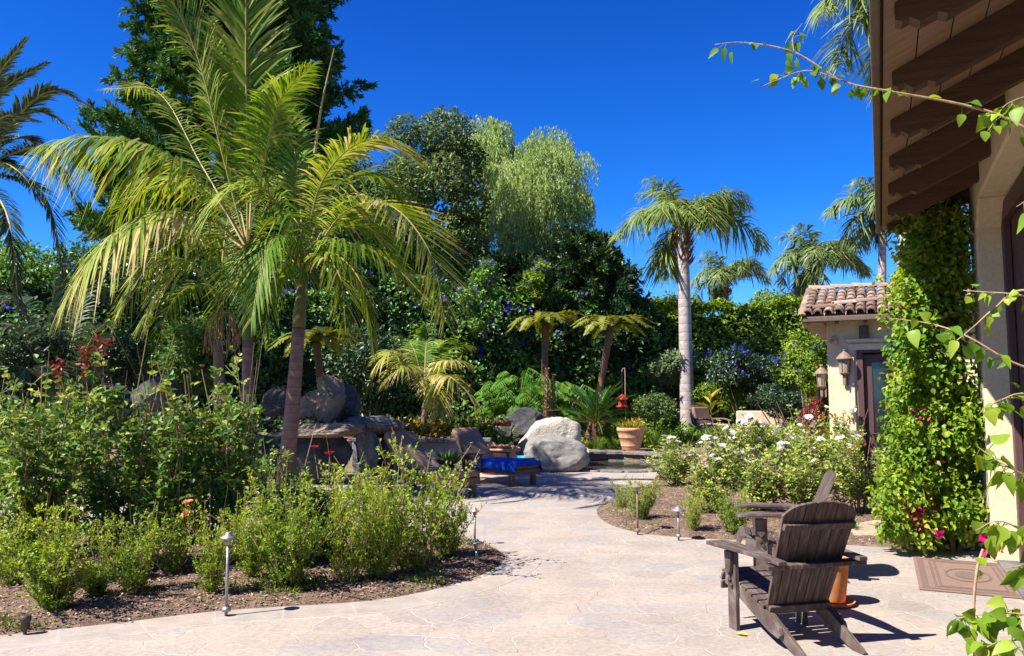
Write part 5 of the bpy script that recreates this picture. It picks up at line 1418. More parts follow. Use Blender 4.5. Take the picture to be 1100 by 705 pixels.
qp(780, 296, 50, .2, QFF, .95, 2, 'far queen palm just right of the tall bare trunked one', 18)
qp(877, 278, 44, .2, QFF, 1.08, 3, 'far queen palm above the tiled garden house roof', 22)
qp(948, 222, 40, .2, QFF, 1.05, 4, 'far queen palm half hidden behind the timber eave', 18)
qp(992, -12, 19, .17, QF, 1.05, 5, 'near queen palm with long fronds drooping past the eave edge', 20, 962)

# tree ferns: flat umbrellas of yellow-green fronds
rng = np.random.default_rng(51)
TFM = []
for k in range(3):
    g = G(); frond(g, [(0, 0, 0), (.3, 0, .16), (.75, .02, .14), (1.2, 0, -.12 - .06 * k)], L=.26, pairs=44, W=.06, droop=.12, sweep=.25, lift=.05, r0=.012, mu=.5, t0=.08, segs=3)
    TFM.append(g.mesh('frond', [M['fern'], M['fibre']]))
def tree_fern(px, py, Y, s, label, seed, base_px=None, n=20):
    c = at(px, py, Y); b = at(base_px or px, 450, Y); zb = Tz(b.x, Y)
    t = thing('tree_fern', label, 'tree fern', (b.x, Y, zb), 0, 'tree ferns before the hedge')
    dx = c.x - b.x; h = c.z - zb
    g = G(); tube(g, spline([(0, 0, -.1), (dx * .3, 0, h * .5), (dx, 0, h)], 14), np.linspace(.075, .11, 14) * s, 10); g.build('trunk', M['fibre'], t, smooth=True)
    r = random.Random(seed)
    for k in range(n):
        o = inst('frond', TFM[k % 3], t); o.location = (dx, 0, h)
        o.rotation_euler = (r.uniform(-.1, .1), r.uniform(-.25, .12), k * 2 * math.pi / n + r.uniform(-.15, .15)); q = s * r.uniform(.85, 1.15); o.scale = (q, q, q)
tree_fern(586, 348, 25, 1.12, 'tree fern with flat yellow green crown left of the leaning one', 1, 584)
tree_fern(656, 352, 24.5, 1.08, 'leaning tree fern between the sago palm and the hedge', 2, 641)
tree_fern(340, 368, 18.3, .85, 'tree fern with golden fronds above the rock waterfall', 3, 347)

# sago palm
rng = np.random.default_rng(61)
SGM = []
for k in range(4):
    el = (1.25, .9, .55, .2)[k]; g = G(); pts = []; x = z = 0; a = el
    for q in range(5):
        pts.append((x, 0, z)); x += .29 * math.cos(a); z += .29 * math.sin(a); a -= .2
    frond(g, pts, L=.22, pairs=52, W=.018, droop=.05, sweep=.75, lift=.35, r0=.012, mu=.5, t0=.1, segs=2)
    SGM.append(g.mesh('frond', [M['sago'], M['rachis']]))
p = at(636, 480, 22.6); zb = Tz(p.x, 22.6)
t = thing('sago_palm', 'sago palm with stiff dark fronds behind the pale limestone block', 'sago palm', (p.x, 22.6, zb))
hz = at(640, 455, 22.6).z - zb
g = G(); tube(g, [(0, 0, -.1), (.05, 0, hz * .5), (.12, 0, hz)], [.24, .25, .2], 14)
r = random.Random(4)
for k in range(90):
    a = r.uniform(0, 6.28); z = r.uniform(.05, hz); e = Vector((math.cos(a), math.sin(a), 0)); c = Vector((.12 * z / hz, 0, z))
    tube(g, [c + e * .2, c + e * .29 + Vector((0, 0, .05))], [.05, .02], 4, cap=True)
g.build('trunk', M['fibre'], t)
for k in range(40):
    o = inst('frond', SGM[min(3, k // 10)], t); o.location = (.12, 0, hz); o.rotation_euler = (r.uniform(-.08, .08), r.uniform(-.1, .1), k * 2.4); q = r.uniform(.9, 1.15) * 1.12; o.scale = (q, q, q)

# ------------------------------------------------------------------ trees
def clump_leaves(g, c, rad, n, L, W, mu=.42, sd=.16, squash=.8, shell=.55, up=.7, hexa=False):
    d = rv(n); rr = (shell + (1 - shell) * rng.uniform(0, 1, n) ** .6)[:, None]
    P = np.asarray(c) + d * rr * np.array([rad, rad, rad * squash])
    U = unit(d * .7 + UPV * up + rv(n) * .6); D = unit(rv(n) + d * .3 - UPV * .25)
    f = leaf_hex if hexa else leaf_quads
    f(g, P, D, U, L * rng.uniform(.7, 1.3, n), W * rng.uniform(.8, 1.2, n), np.clip(np.clip(rng.normal(mu, .13), .1, .85) + rng.normal(0, sd * .7, n), .02, .98))
def broad_tree(name, label, base, top, rx, ry, zlo, n_cl, cr, per, L, mat, seed, trunk_r=.22, group=None, squash=.8, hang=False, cat='tree', bark='bark', mu=.42):
    global rng
    rng = np.random.default_rng(seed); r = random.Random(seed)
    t = thing(name, label, cat, base, 0, group)
    H = top - base[2]; zl = zlo - base[2]
    cl = []
    while len(cl) < n_cl:
        d = rv(1)[0]; q = r.uniform(.35, 1) ** .5
        c = np.array([d[0] * rx * q, d[1] * ry * q, (zl + H) / 2 + d[2] * (H - zl) / 2 * q])
        w = 1 + .2 * noise.noise(Vector((c[0] * .5, c[1] * .5, c[2] * .5 + seed)))
        c[:2] *= w; c[2] = min(c[2], H - cr * .5)
        cl.append((c, cr * r.uniform(.6, 1.25)))
    g = G(); tube(g, spline([(0, 0, -.2), (r.gauss(0, .1), 0, zl * .6), (0, 0, (zl + H) / 2), (r.gauss(0, .2), 0, H * .88)], 14), np.linspace(trunk_r, trunk_r * .25, 14), 10)
    for c, rad in cl[::2]:
        z0 = max(.3 * H, c[2] - r.uniform(1.0, 2.5)); z0 = min(z0, H * .8)
        tube(g, spline([(0, 0, z0), tuple(c * np.array([.5, .5, 0]) + np.array([0, 0, z0 * .5 + c[2] * .5 + .1])), tuple(c)], 7), np.linspace(trunk_r * .32, .02, 7), 5, cap=False)
    g.build('trunk', M[bark], t, smooth=True)
    g = G()
    for c, rad in cl:
        if not hang: clump_leaves(g, c, rad, int(per * (rad / cr) ** 2), L, L * .55, squash=squash, mu=mu)
        else:
            n = int(per / 14); tn = np.clip(r.gauss(mu, .13), .1, .85)
            d = rv(n); d[:, 2] = np.abs(d[:, 2]) * .9 - .2
            P0 = c + d * rad * np.array([1, 1, .7]); ln = rng.uniform(.5, 1.5, n)
            for k in range(14):
                q = (k + rng.uniform(0, 1, n)) / 14
                P = P0 + np.c_[d[:, :2] * .25 * np.sqrt(q)[:, None], .08 * q - ln * q ** 1.25] + rng.normal(0, .04, (n, 3))
                leaf_quads(g, P, unit(-UPV * 1.3 + rv(n) * .75), rv(n), L * rng.uniform(.7, 1.3, n), L * .3, np.clip(tn + rng.normal(0, .1, n), .02, .98))
    g.build('crown', M[mat], t)
    return t
def conifer(name, label, base, H, r0, zlo, power, n_br, per, L, mat, seed, trunk_r=.3, up=.25, shape=None, group=None):
    global rng
    rng = np.random.default_rng(seed); r = random.Random(seed)
    t = thing(name, label, 'conifer', base, 0, group)
    g = G(); tube(g, spline([(0, 0, -.2), (.05, 0, H * .5), (0, 0, H)], 16), np.linspace(trunk_r, .03, 16), 10)
    gl = G()
    for k in range(n_br):
        f = (k + r.random()) / n_br; z = zlo + (H * .985 - zlo) * f
        rad = r0 * (1 - f) ** power * r.uniform(.72, 1.1) + .25
        a = k * 2.399 + r.gauss(0, .25); e = np.array([math.cos(a), math.sin(a), 0])
        z0 = z - rad * .15
        pa = spline([(0, 0, z0), tuple(e * rad * .5 + np.array([0, 0, z0 + rad * up * .35])), tuple(e * rad + np.array([0, 0, z0 + rad * up]))], 8)
        tube(g, pa, np.linspace(.05, .01, 8), 4, cap=False)
        tn = np.clip(r.gauss(.42, .14), .1, .8)
        m = int(per * (.35 + .65 * rad / r0))
        # feathery sprays: short side shoots along the outer half, with needles along them
        for q in range(max(3, m // 30)):
            u = r.uniform(.3, 1.0); i = min(int(u * 7), 6); c = pa[i] * (1 - (u * 7 - i)) + pa[i + 1] * (u * 7 - i)
            d = unit(e * .8 + rv(1)[0] * .8 + UPV * r.uniform(.0, .6)); sl = r.uniform(.35, .8) * (.5 + .5 * rad / r0)
            n = 30
            w = rng.uniform(0, 1, n)[:, None]
            P = c + d * sl * w + rv(n) * .13 * (1.15 - w)
            leaf_quads(gl, P, unit(d * .9 + rv(n) * .7), unit(rv(n) + UPV * .5), L * rng.uniform(.7, 1.3, n), L * .36, np.clip(tn + rng.normal(0, .12, n), .02, .98))
    g.build('trunk', M['bark'], t, smooth=True)
    gl.build('crown', M[mat], t)
    return t
def gp(px, Y): p = at(px, 460, Y); return (p.x, Y, Tz(p.x, Y) if Y < 41 else 0.)
conifer('cedar_tree', 'huge dark green conifer towering behind the king palms', gp(242, 34), 32, 6.3, 1.5, .5, 460, 1700, .25, 'conifer', 71, .5, .35)
broad_tree('evergreen_tree', 'dark round topped evergreen tree between conifer and pale pepper trees', gp(452, 29.5), 12.3, 2.9, 2.3, 2.5, 75, .95, 620, .17, 'broad', 72, .25)
broad_tree('evergreen_tree', 'dark evergreen tree behind the fronds right of the huge conifer', gp(392, 30), 11.2, 2.4, 2.0, 2.0, 50, .95, 560, .17, 'broad', 73, .22)
broad_tree('pepper_tree', 'airy pale pepper tree behind the fuller one', gp(520, 34), 14.3, 1.75, 1.6, 6.0, 36, .7, 620, .19, 'pepper', 74, .16, hang=True, bark='wood')
broad_tree('pepper_tree', 'full pale green weeping pepper tree above the dark juniper', gp(584, 31.6), 12.7, 1.75, 1.6, 7.0, 58, .72, 720, .17, 'pepper', 75, .2, hang=True, bark='wood', mu=.5)
conifer('juniper_tree', 'dark spiky juniper leaning right beside the pepper tree', gp(630, 29.8), 7.2, 2.3, 1.0, .55, 150, 800, .2, 'dark', 76, .2, .95)
conifer('juniper_tree', 'dark juniper in front of the airy pepper tree', gp(556, 29.6), 6.3, 2.6, 1.0, .5, 140, 800, .2, 'dark', 77, .2, .7)
broad_tree('evergreen_tree', 'dark bush like tree filling the gap behind the tall king palm', gp(335, 27), 8.0, 2.6, 1.8, .8, 50, .9, 480, .17, 'dark', 78, .2)
broad_tree('evergreen_tree', 'dark leafy tree behind the date palm at the left edge', gp(30, 24), 6.6, 3.2, 1.8, .6, 60, .9, 480, .16, 'ivy', 79, .2)
broad_tree('evergreen_tree', 'dark leafy tree left of the huge conifer trunk', gp(140, 23), 5.8, 2.4, 1.6, .6, 50, .85, 480, .16, 'dark', 80, .2)
for px, py, Y, rx, lab, sd_ in [(712, 314, 55, 2.2, 'distant round tree left of the far palms above the hedge', 81), (826, 315, 56, 2.4, 'distant light green tree between the two far palms', 82), (910, 312, 58, 2.6, 'distant tree behind the tiled garden house roof', 83)]:
    p = at(px, py, Y); broad_tree('distant_tree', lab, (p.x, Y, 0), p.z, rx, 2, 3.5, 26, 1.0, 260, .3, 'broad' if sd_ != 82 else 'ivy_light', sd_, .2)

# ------------------------------------------------------------------ hedges: a solid core, coloured dark as inner shade, under a skin of leaves
def hedge(name, label, pts, top, th, mat, seed, per=150, L=.15, flowers=0, nfreq=.8, amp=.35, fl='purple', mu=.4, fdens=1.0, group=None):
    """pts: line on the ground; top: heights along it"""
    global rng
    rng = np.random.default_rng(seed)
    line = np.array(pts, float); base = Vector((line[:, 0].mean(), line[:, 1].mean(), 0))
    seg = np.linalg.norm(np.diff(line, axis=0), axis=1); cum = np.r_[0, np.cumsum(seg)]; Ltot = cum[-1]
    def pos(s): return np.stack([np.interp(s, cum, line[:, 0]), np.interp(s, cum, line[:, 1])], -1)
    def hh(s): return np.interp(s, cum, top)
    t = thing(name, label, 'hedge', base, 0, group)
    # core: bumpy solid slab, its dark colour painted in for inner shade
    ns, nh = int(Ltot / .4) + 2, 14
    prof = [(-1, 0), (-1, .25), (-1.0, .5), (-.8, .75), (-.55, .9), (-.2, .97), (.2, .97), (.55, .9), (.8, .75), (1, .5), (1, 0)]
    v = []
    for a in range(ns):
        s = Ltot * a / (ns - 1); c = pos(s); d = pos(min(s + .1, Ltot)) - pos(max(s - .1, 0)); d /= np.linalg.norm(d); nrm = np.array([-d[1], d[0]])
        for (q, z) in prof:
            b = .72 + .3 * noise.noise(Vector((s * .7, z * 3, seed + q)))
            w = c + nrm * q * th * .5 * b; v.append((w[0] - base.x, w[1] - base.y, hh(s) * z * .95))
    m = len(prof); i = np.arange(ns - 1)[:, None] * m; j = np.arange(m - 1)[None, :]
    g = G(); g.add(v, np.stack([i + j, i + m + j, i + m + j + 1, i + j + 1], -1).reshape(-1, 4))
    g.build('dark_core', M['core'], t, smooth=True)
    # leaves on front, top and a few at the back
    g = G(); gf = G()
    area = Ltot * (max(top) + th)
    n = int(area * per)
    s = rng.uniform(0, Ltot, n); sel = rng.uniform(0, 1, n)
    H = hh(s); c = pos(s); dv = pos(np.minimum(s + .1, Ltot)) - pos(np.maximum(s - .1, 0)); dv = unit(dv); nr = np.c_[-dv[:, 1], dv[:, 0]]
    # pick the side that faces the camera
    sgn = np.where((nr * -c).sum(1) > 0, 1.0, -1.0)
    istop = sel < th / (max(top) + th) * 1.3; isback = sel > .9
    z = np.where(istop, 1.0, rng.uniform(.0, 1.0, n)); q = np.where(istop, rng.uniform(-.6, .6, n), np.where(isback, -1, 1))
    bump = np.array([noise.noise(Vector((a * nfreq, b * 2.6, seed + e))) + .5 * noise.noise(Vector((a * nfreq * 2.7, b * 7, seed + e * 3))) for a, b, e in zip(s, z * H * .4, q)])
    rnd = np.where(~istop & (z > .5), np.sqrt(np.clip(1 - ((z - .5) / .5) ** 2 * .85, 0, 1)), 1.0)
    off = th * .5 * q * sgn * rnd + np.where(istop, 0, q * sgn * bump * amp)
    zz = H * z + np.where(istop, bump * amp * .9, 0) - np.where(~istop & (z > .9), (z - .9) * .6, 0)
    P = np.c_[c + nr * off[:, None] - np.array([[base.x, base.y]]), zz] + rv(n) * .1
    out = np.c_[nr * (q * sgn)[:, None], np.where(istop, 1.2, np.where(z > .5, .15 + (z - .5) * 2, .15))]; out[istop, :2] *= .2
    U = unit(unit(out) + UPV * .35 + rv(n) * .65); D = unit(rv(n) - UPV * .7 + unit(out) * .3)
    tn = np.clip(mu + bump * .22 + rng.normal(0, .13, n), .02, .98)
    leaf_quads(g, P, D, U, L * rng.uniform(.65, 1.35, n), L * .75, tn)
    g.build('foliage', M[mat], t)
    if flowers:
        cen = rng.choice(n, flowers * 3); cen = cen[(zz[cen] > H[cen] * .45) & (~isback[cen])][:flowers]
        k = 9; P2 = np.repeat(P[cen], k, 0) + rng.normal(0, .10, (len(cen) * k, 3)) + np.repeat(unit(out)[cen], k, 0) * .06
        leaf_quads(gf, P2, rv(len(P2)), rv(len(P2)) + UPV * .5, .13, .12, tones(len(P2), .5))
        gf.build('blossoms', M[fl], t)
    return t
def hp(px, Y): p = at(px, 460, Y); return (p.x, Y)
def ht(py, Y): return at(550, py, Y).z
hedge('ivy_hedge', 'long ivy clad hedge wall behind the tall queen palm', [hp(672, 31), hp(760, 32), hp(880, 33), hp(1010, 34)], [ht(326, 31), ht(330, 32), ht(326, 33), ht(324, 34)], 1.9, 'ivy_light', 91, per=190, L=.17, amp=.4, mu=.42)
hedge('flowering_vine_hedge', 'tall dark hedge overgrown with purple flowering vine behind the tree ferns', [hp(380, 27), hp(500, 27.5), hp(600, 28.5), hp(690, 30)], [ht(300, 27), ht(310, 27.5), ht(318, 28.5), ht(322, 30)], 2.0, 'ivy', 92, per=210, L=.16, flowers=70, amp=.5, mu=.4)
hedge('flowering_vine_hedge', 'dark vine hedge behind the date palm and the roses at the left', [hp(-140, 21), hp(60, 21.5), hp(220, 23), hp(390, 26)], [ht(280, 21), ht(296, 21.5), ht(325, 23), ht(318, 26)], 1.8, 'ivy', 93, per=170, L=.15, flowers=26, amp=.5, mu=.38)

# rounded shrubs
def round_shrub(name, label, px, py, Y, w, h, mat, L, seed, n_cl=26, per=260, flowers=0, fl='blueflower', ztop=None, cat='shrub', hexa=False, mu=.42, group=None, ry=None):
    """px, py: photo centre; w, h: half sizes in photo pixels"""
    global rng
    rng = np.random.default_rng(seed); r = random.Random(seed)
    c = at(px, py, Y); s = Y / FPX; rx, rz = w * s, h * s; zb = max(min(Tz(c.x, Y), c.z - rz * .9), 0)
    if name == 'vine_mound': zb = c.z - rz * .8
    t = thing(name, label, cat, (c.x, Y, zb), 0, group)
    cz = c.z - zb
    g = G()
    for k in range(9):
        a = r.uniform(0, 6.28); e = Vector((math.cos(a) * rx * .6, math.sin(a) * (ry or rx) * .5, cz + rz * r.uniform(-.2, .6)))
        tube(g, spline([(r.gauss(0, .06), r.gauss(0, .06), -.05), e * .5, e], 7), np.linspace(.03, .008, 7), 5, cap=False)
    g.build('stems', M['wood'], t)
    g = G(); gf = G(); rad = min(rx, rz) * .42
    for k in range(n_cl):
        d = rv(1)[0]; q = r.uniform(.3, .8)
        cc = np.array([d[0] * rx * q, d[1] * (ry or rx) * q, cz + d[2] * rz * q])
        clump_leaves(g, cc, rad * r.uniform(.7, 1.2), per, L, L * .5, mu=mu, hexa=hexa)
        if flowers and k % 2 == 0:
            m = flowers; dd = rv(m); dd[:, 1] = -np.abs(dd[:, 1]); dd[:, 2] = np.abs(dd[:, 2])
            P = cc + dd * rad * 1.05; P = np.repeat(P, 6, 0) + rng.normal(0, .045, (m * 6, 3))
            leaf_quads(gf, P, rv(m * 6), rv(m * 6), .08, .08, tones(m * 6, .5))
    g.build('foliage', M[mat], t)
    if flowers: gf.build('blossoms', M[fl], t)
    return t
round_shrub('variegated_shrub', 'pale variegated shrub left of the bare queen palm trunk', 722, 392, 29, 38, 24, 'pale', .13, 101, per=260)
round_shrub('blue_shrub', 'large dark shrub sprinkled with blue flowers right of the queen palm', 800, 400, 27.5, 58, 30, 'dark', .12, 102, 40, 300, flowers=4)
round_shrub('blue_shrub', 'leafy shrub with a few blue flowers beside the garden house', 862, 388, 26, 28, 40, 'ivy_light', .12, 103, 26, 280, flowers=2)
round_shrub('pale_shrub', 'low pale green shrub at the foot of the queen palm', 765, 424, 28.4, 40, 20, 'ivy_light', .10, 104, 22, 240)
round_shrub('pale_shrub', 'low yellowish shrub left of the palm foot', 715, 455, 24.5, 40, 18, 'grass', .11, 105, 20, 220)
round_shrub('dark_shrub', 'dark brownish mounded shrub before the garden house side wall', 840, 432, 24, 42, 22, 'dark', .09, 106, 22, 240)
round_shrub('red_bougainvillea', 'small crimson bougainvillea against the corner of the garden house', 874, 446, 15.5, 14, 22, 'crimson', .06, 107, 16, 60)
round_shrub('green_shrub', 'slim green climber on the side wall of the garden house', 868, 405, 17, 14, 40, 'ivy_light', .08, 108, 18, 150)
round_shrub('glossy_shrub', 'sunlit glossy shrub in the shade between the king palm trunks', 205, 385, 18.5, 36, 52, 'rose', .10, 109, 26, 200, hexa=True)
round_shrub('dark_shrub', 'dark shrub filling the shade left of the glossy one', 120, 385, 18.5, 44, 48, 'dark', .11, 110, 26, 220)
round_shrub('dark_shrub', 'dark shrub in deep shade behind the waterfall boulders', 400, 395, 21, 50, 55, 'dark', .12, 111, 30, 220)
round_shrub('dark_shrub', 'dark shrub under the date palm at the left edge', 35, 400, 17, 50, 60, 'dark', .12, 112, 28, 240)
round_shrub('vine_mound', 'sunlit vine column with purple flowers on the dark hedge', 575, 300, 27.5, 18, 30, 'ivy_light', .13, 113, 16, 170, flowers=3, fl='purple')
round_shrub('vine_mound', 'sunlit vine mound right of the small drooping palm', 520, 315, 26, 22, 60, 'ivy', .14, 114, 22, 200, flowers=2, fl='purple', mu=.55)
# topiary standard
p = at(703, 437, 22.5); zb = Tz(p.x, 22.5)
t = thing('standard_tree', 'small clipped ball tree on a thin stem right of the planter', 'topiary', (p.x, 22.5, zb))
g = G(); tube(g, spline([(0, 0, -.1), (.02, 0, .4), (0, 0, p.z - zb)], 8), .035, 8)
for k in range(10):
    a = k * .63; tube(g, [(0, 0, p.z - zb - .15), (math.cos(a) * .3, math.sin(a) * .3, p.z - zb + .1 * math.sin(k))], [.02, .008], 4, cap=False)
g.build('trunk', M['wood'], t)
g = G(); rng = np.random.default_rng(115)
for k in range(22):
    d = rv(1)[0]; clump_leaves(g, np.array([d[0] * .42, d[1] * .42, p.z - zb + d[2] * .22]), .24, 170, .075, .045, squash=.8)
g.build('crown', M['pale'] if False else M['broad'], t)

# philodendrons with big lobed leaves
rng = np.random.default_rng(121)
def lobed_leaf(g, P, d, up, s, tn):
    d = unit(d); sd = unit(np.cross(d, up)); n = np.cross(sd, d)
    for k in range(7):
        u = .08 + k * .13; c = P + d * s * u - n * s * .25 * u * u
        l = s * (.52, .58, .55, .48, .40, .30, .2)[k]
        for sg in (-1, 1):
            e = unit(sd * sg + d * (.1 + .16 * k) - n * .25)
            leaf_hex(g, c[None], e[None], n[None], l, s * .10, tn, .1, .3)
    leaf_hex(g, (P + d * s * .8 - n * s * .16)[None], (d - n * .4)[None], n[None], s * .3, s * .12, tn)
def philodendron(label, px, py, Y, w, h, nl, seed, s=.55):
    r = random.Random(seed); c = at(px, py, Y); zb = Tz(c.x, Y); k_ = Y / FPX
    t = thing('philodendron', label, 'philodendron', (c.x, Y, zb), 0, 'philodendrons under the hedge')
    gs, g = G(), G()
    for k in range(nl):
        a = r.uniform(0, 6.28); q = r.uniform(.25, 1.0)
        P = np.array([math.cos(a) * w * k_ * q, math.sin(a) * w * k_ * q * .8, (py + h - py) * 0 + (c.z - zb) + h * k_ * (r.uniform(-.8, 1) * (1.05 - .6 * q))])
        P[2] = max(P[2], .15)
        out = np.array([math.cos(a), math.sin(a), 0])
        tube(gs, spline([(r.gauss(0, .05), r.gauss(0, .05), .0), tuple(P * np.array([.4, .4, .7])), tuple(P)], 6), .012, 4, cap=False)
        lobed_leaf(g, P, out * .8 + np.array([r.gauss(0, .3), r.gauss(0, .3) - .15, -.35]), unit(UPV + out * .6 + np.array([0, -.3, 0])), s * r.uniform(.75, 1.2), min(.95, max(.05, r.gauss(.5, .2))))
    gs.build('leaf_stalks', M['grass'], t); g.build('leaves', M['philo'], t)
philodendron('lush philodendron with big cut leaves behind the pale limestone block', 558, 428, 23.5, 40, 38, 110, 1, .42)
philodendron('philodendron with drooping cut leaves right of the dead flower stalks', 608, 434, 23.8, 28, 34, 70, 2, .42)
# dead flower stalks
p = at(589, 462, 22.4)
for k, (px, top, lab) in enumerate([(587, 396, 'taller dry brown flower spike before the philodendron'), (594, 402, 'shorter dry brown flower spike beside the taller one')]):
    b = at(px - 1, 462, 22.3); zb = Tz(b.x, 22.3); hz = at(px, top, 22.3).z - zb
    t = thing('flower_spike', lab, 'flower spike', (b.x, 22.3 + .1 * k, zb))
    g = G(); tube(g, [(0, 0, -.05), (.02, 0, hz * .5), (.05, 0, hz)], [.022, .02, .012], 8); g.build('stalk', M['vinewood'], t)
    g = G(); rng = np.random.default_rng(130 + k); m = 420; u = rng.uniform(.22, 1, m); a = rng.uniform(0, 6.28, m)
    e = np.c_[np.cos(a), np.sin(a), np.full(m, .5)]; P = np.c_[.05 * u, 0 * u, hz * u] + e * .02
    leaf_quads(g, P, e, rv(m), .085 * (1.15 - .5 * u), .05, tones(m, .35)); g.build('seed_heads', M['dead'], t)

# strap-leaved clumps, croton carpet, succulents: ground cover nobody could count
def blades(name, mat, centers, nb, ln, W, seed, spread=.12, kind='stuff', mu=.5):
    global rng
    rng = np.random.default_rng(seed); g = G()
    for c, s in centers:
        m = nb; a = rng.uniform(0, 6.28, m); e = np.c_[np.cos(a), np.sin(a), np.zeros(m)]
        P = np.asarray(c) + e * rng.uniform(0, spread, (m, 1)) * s; l = ln * s * rng.uniform(.6, 1.15, m)[:, None]
        op = rng.uniform(.25, .9, m)[:, None]; w = np.c_[-np.sin(a), np.cos(a), np.zeros(m)] * W * .5 * s
        p1 = P + e * l * op * .35 + UPV * l * .62; p2 = P + e * l * op * .95 + UPV * l * (.85 - .5 * op ** 2)
        V = np.stack([P - w * .7, P + w * .7, p1 - w, p1 + w, p2 - w * .12, p2 + w * .12], 1); b = np.arange(m)[:, None] * 6
        g.add(V.reshape(-1, 3), np.concatenate([b + np.array([[0, 1, 3, 2]]), b + np.array([[2, 3, 5, 4]])]), np.repeat(tones(m, mu, .18), 6))
    o = g.build(name, M[mat]); 
    return stuff(o) if kind == 'stuff' else o
def spots(n, x0, x1, y0, y1, s0, s1, seed):
    r = random.Random(seed); out = []
    for _ in range(n):
        Y = r.uniform(y0, y1); px = r.uniform(x0, x1); x = (px - 550) / FPX * Y; out.append(((x, Y, Tz(x, Y) + .0), r.uniform(s0, s1)))
    return out
blades('strap_leaf_cover', 'grass', spots(70, 640, 850, 21.9, 26.5, .7, 1.3, 1), 34, .62, .035, 141)
blades('strap_leaf_cover', 'grass', spots(16, 478, 545, 18.6, 20.5, .7, 1.2, 2), 34, .55, .035, 142)
blades('strap_leaf_cover', 'grass', spots(14, 628, 662, 21.8, 22.3, .5, .8, 5), 30, .5, .03, 143)
rng = np.random.default_rng(151); g = G()
for c, s in spots(420, 395, 525, 18.6, 22.5, .7, 1.3, 3):
    clump_leaves(g, np.array(c) + np.array([0, 0, .12 * s]), .19 * s, 34, .17, .075, mu=rng.uniform(.3, .8), sd=.2, up=.3)
stuff(g.build('croton_carpet', M['croton']))
g = G()
for c, s in spots(300, 545, 900, 22, 30, .6, 1.2, 4):
    clump_leaves(g, np.array(c) + np.array([0, 0, .1]), .22 * s, 30, .14, .07, mu=rng.uniform(.25, .7), sd=.2, up=.3)
stuff(g.build('ground_cover', M['ivy_light']))
g = G()
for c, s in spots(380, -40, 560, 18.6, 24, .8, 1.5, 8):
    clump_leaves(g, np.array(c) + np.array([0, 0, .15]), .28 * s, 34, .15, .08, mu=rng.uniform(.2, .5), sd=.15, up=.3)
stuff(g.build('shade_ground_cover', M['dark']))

def potted(name, label, p, mat, fn, cat='plant'):
    t = thing(name, label, cat, p); g = G(); fn(g); g.build('leaves', M[mat], t); return t
def f_planter(g):
    m = 220; a = rng.uniform(0, 6.28, m); e = np.c_[np.cos(a), np.sin(a), np.zeros(m)]
    leaf_quads(g, e * rng.uniform(0, .25, (m, 1)), e * .7 + UPV * rng.uniform(.3, 1.2, (m, 1)) , rv(m), .34 * rng.uniform(.5, 1.1, m), .03, tones(m, .5))
    clump_leaves(g, (.16, 0, .14), .18, 120, .09, .06, mu=.8)
potted('potted_plant', 'spiky light green plant growing in the banded terracotta planter', p_planter, 'croton', f_planter)
def f_bowl(g):
    for k in range(26):
        a = random.uniform(0, 6.28); q = random.uniform(0, .42); c = np.array([math.cos(a) * q, math.sin(a) * q, .0])
        m = 24; aa = rng.uniform(0, 6.28, m); e = np.c_[np.cos(aa), np.sin(aa), rng.uniform(.2, 1.3, m)]
        leaf_hex(g, np.repeat(c[None], m, 0), e, UPV + .2 * rv(m), .13 * rng.uniform(.6, 1.3, m), .05, tones(m, rng.uniform(.3, .95)))
M['succ'] = leaf_mat('succulent_leaf', [(.07, .10, .05), (.16, .15, .07), (.30, .12, .08), (.36, .20, .13)], .15, .4, .4)
potted('succulents', 'red and green succulents filling the wide terracotta bowl', p_bowl, 'succ', f_bowl)
def f_small(g):
    m = 40; leaf_hex(g, rv(m) * .05, rv(m) + UPV, UPV + rv(m), .14, .06, tones(m))
potted('potted_plant', 'small sprig in the red rimmed cream pot', p_small + Vector((0, 0, .02)), 'rose', f_small)
# banana-like plant behind the armchair
p = at(774, 452, 25.3); zb = Tz(p.x, 25.3); rng = np.random.default_rng(161)
t = thing('canna_plant', 'broad leaved canna plant standing behind the patio armchair', 'plant', (p.x, 25.3 + 1.3, zb))
g = G(); gs = G(); tube(gs, [(0, 0, 0), (.02, 0, .8), (.03, 0, 1.3)], [.05, .04, .025], 7)
for k in range(9):
    a = k * 2.4; e = np.array([[math.cos(a), math.sin(a), 1.0 + .5 * math.sin(k)]]); leaf_hex(g, np.array([[.02, 0, .75 + .07 * k]]), e, np.array([[-math.cos(a), -math.sin(a), .6]]), .6, .15, .2 + .06 * k, .15, .3)
gs.build('stem', M['shaft'], t); g.build('leaves', M['croton'], t)
# small fan plant between loungers
p = Vector((-1.25, 15.6, 0))
t = thing('potted_palm', 'small potted plant standing between the two loungers', 'plant', p)
g = G(); lathe(g, [(0, 0), (.13, 0), (.17, .3), (.18, .34), (.15, .34), (.14, .28), (0, .28)], 20); g.build('pot', M['darkmetal'], t, smooth=True)
g = G(); m = 90; rng = np.random.default_rng(171); a = rng.uniform(0, 6.28, m); leaf_quads(g, np.tile([[0, 0, .3]], (m, 1)), np.c_[np.cos(a) * .6, np.sin(a) * .6, rng.uniform(.3, 1.2, m)], rv(m), .45 * rng.uniform(.6, 1.1, m), .05, tones(m, .5)); g.build('leaves', M['philo'], t)

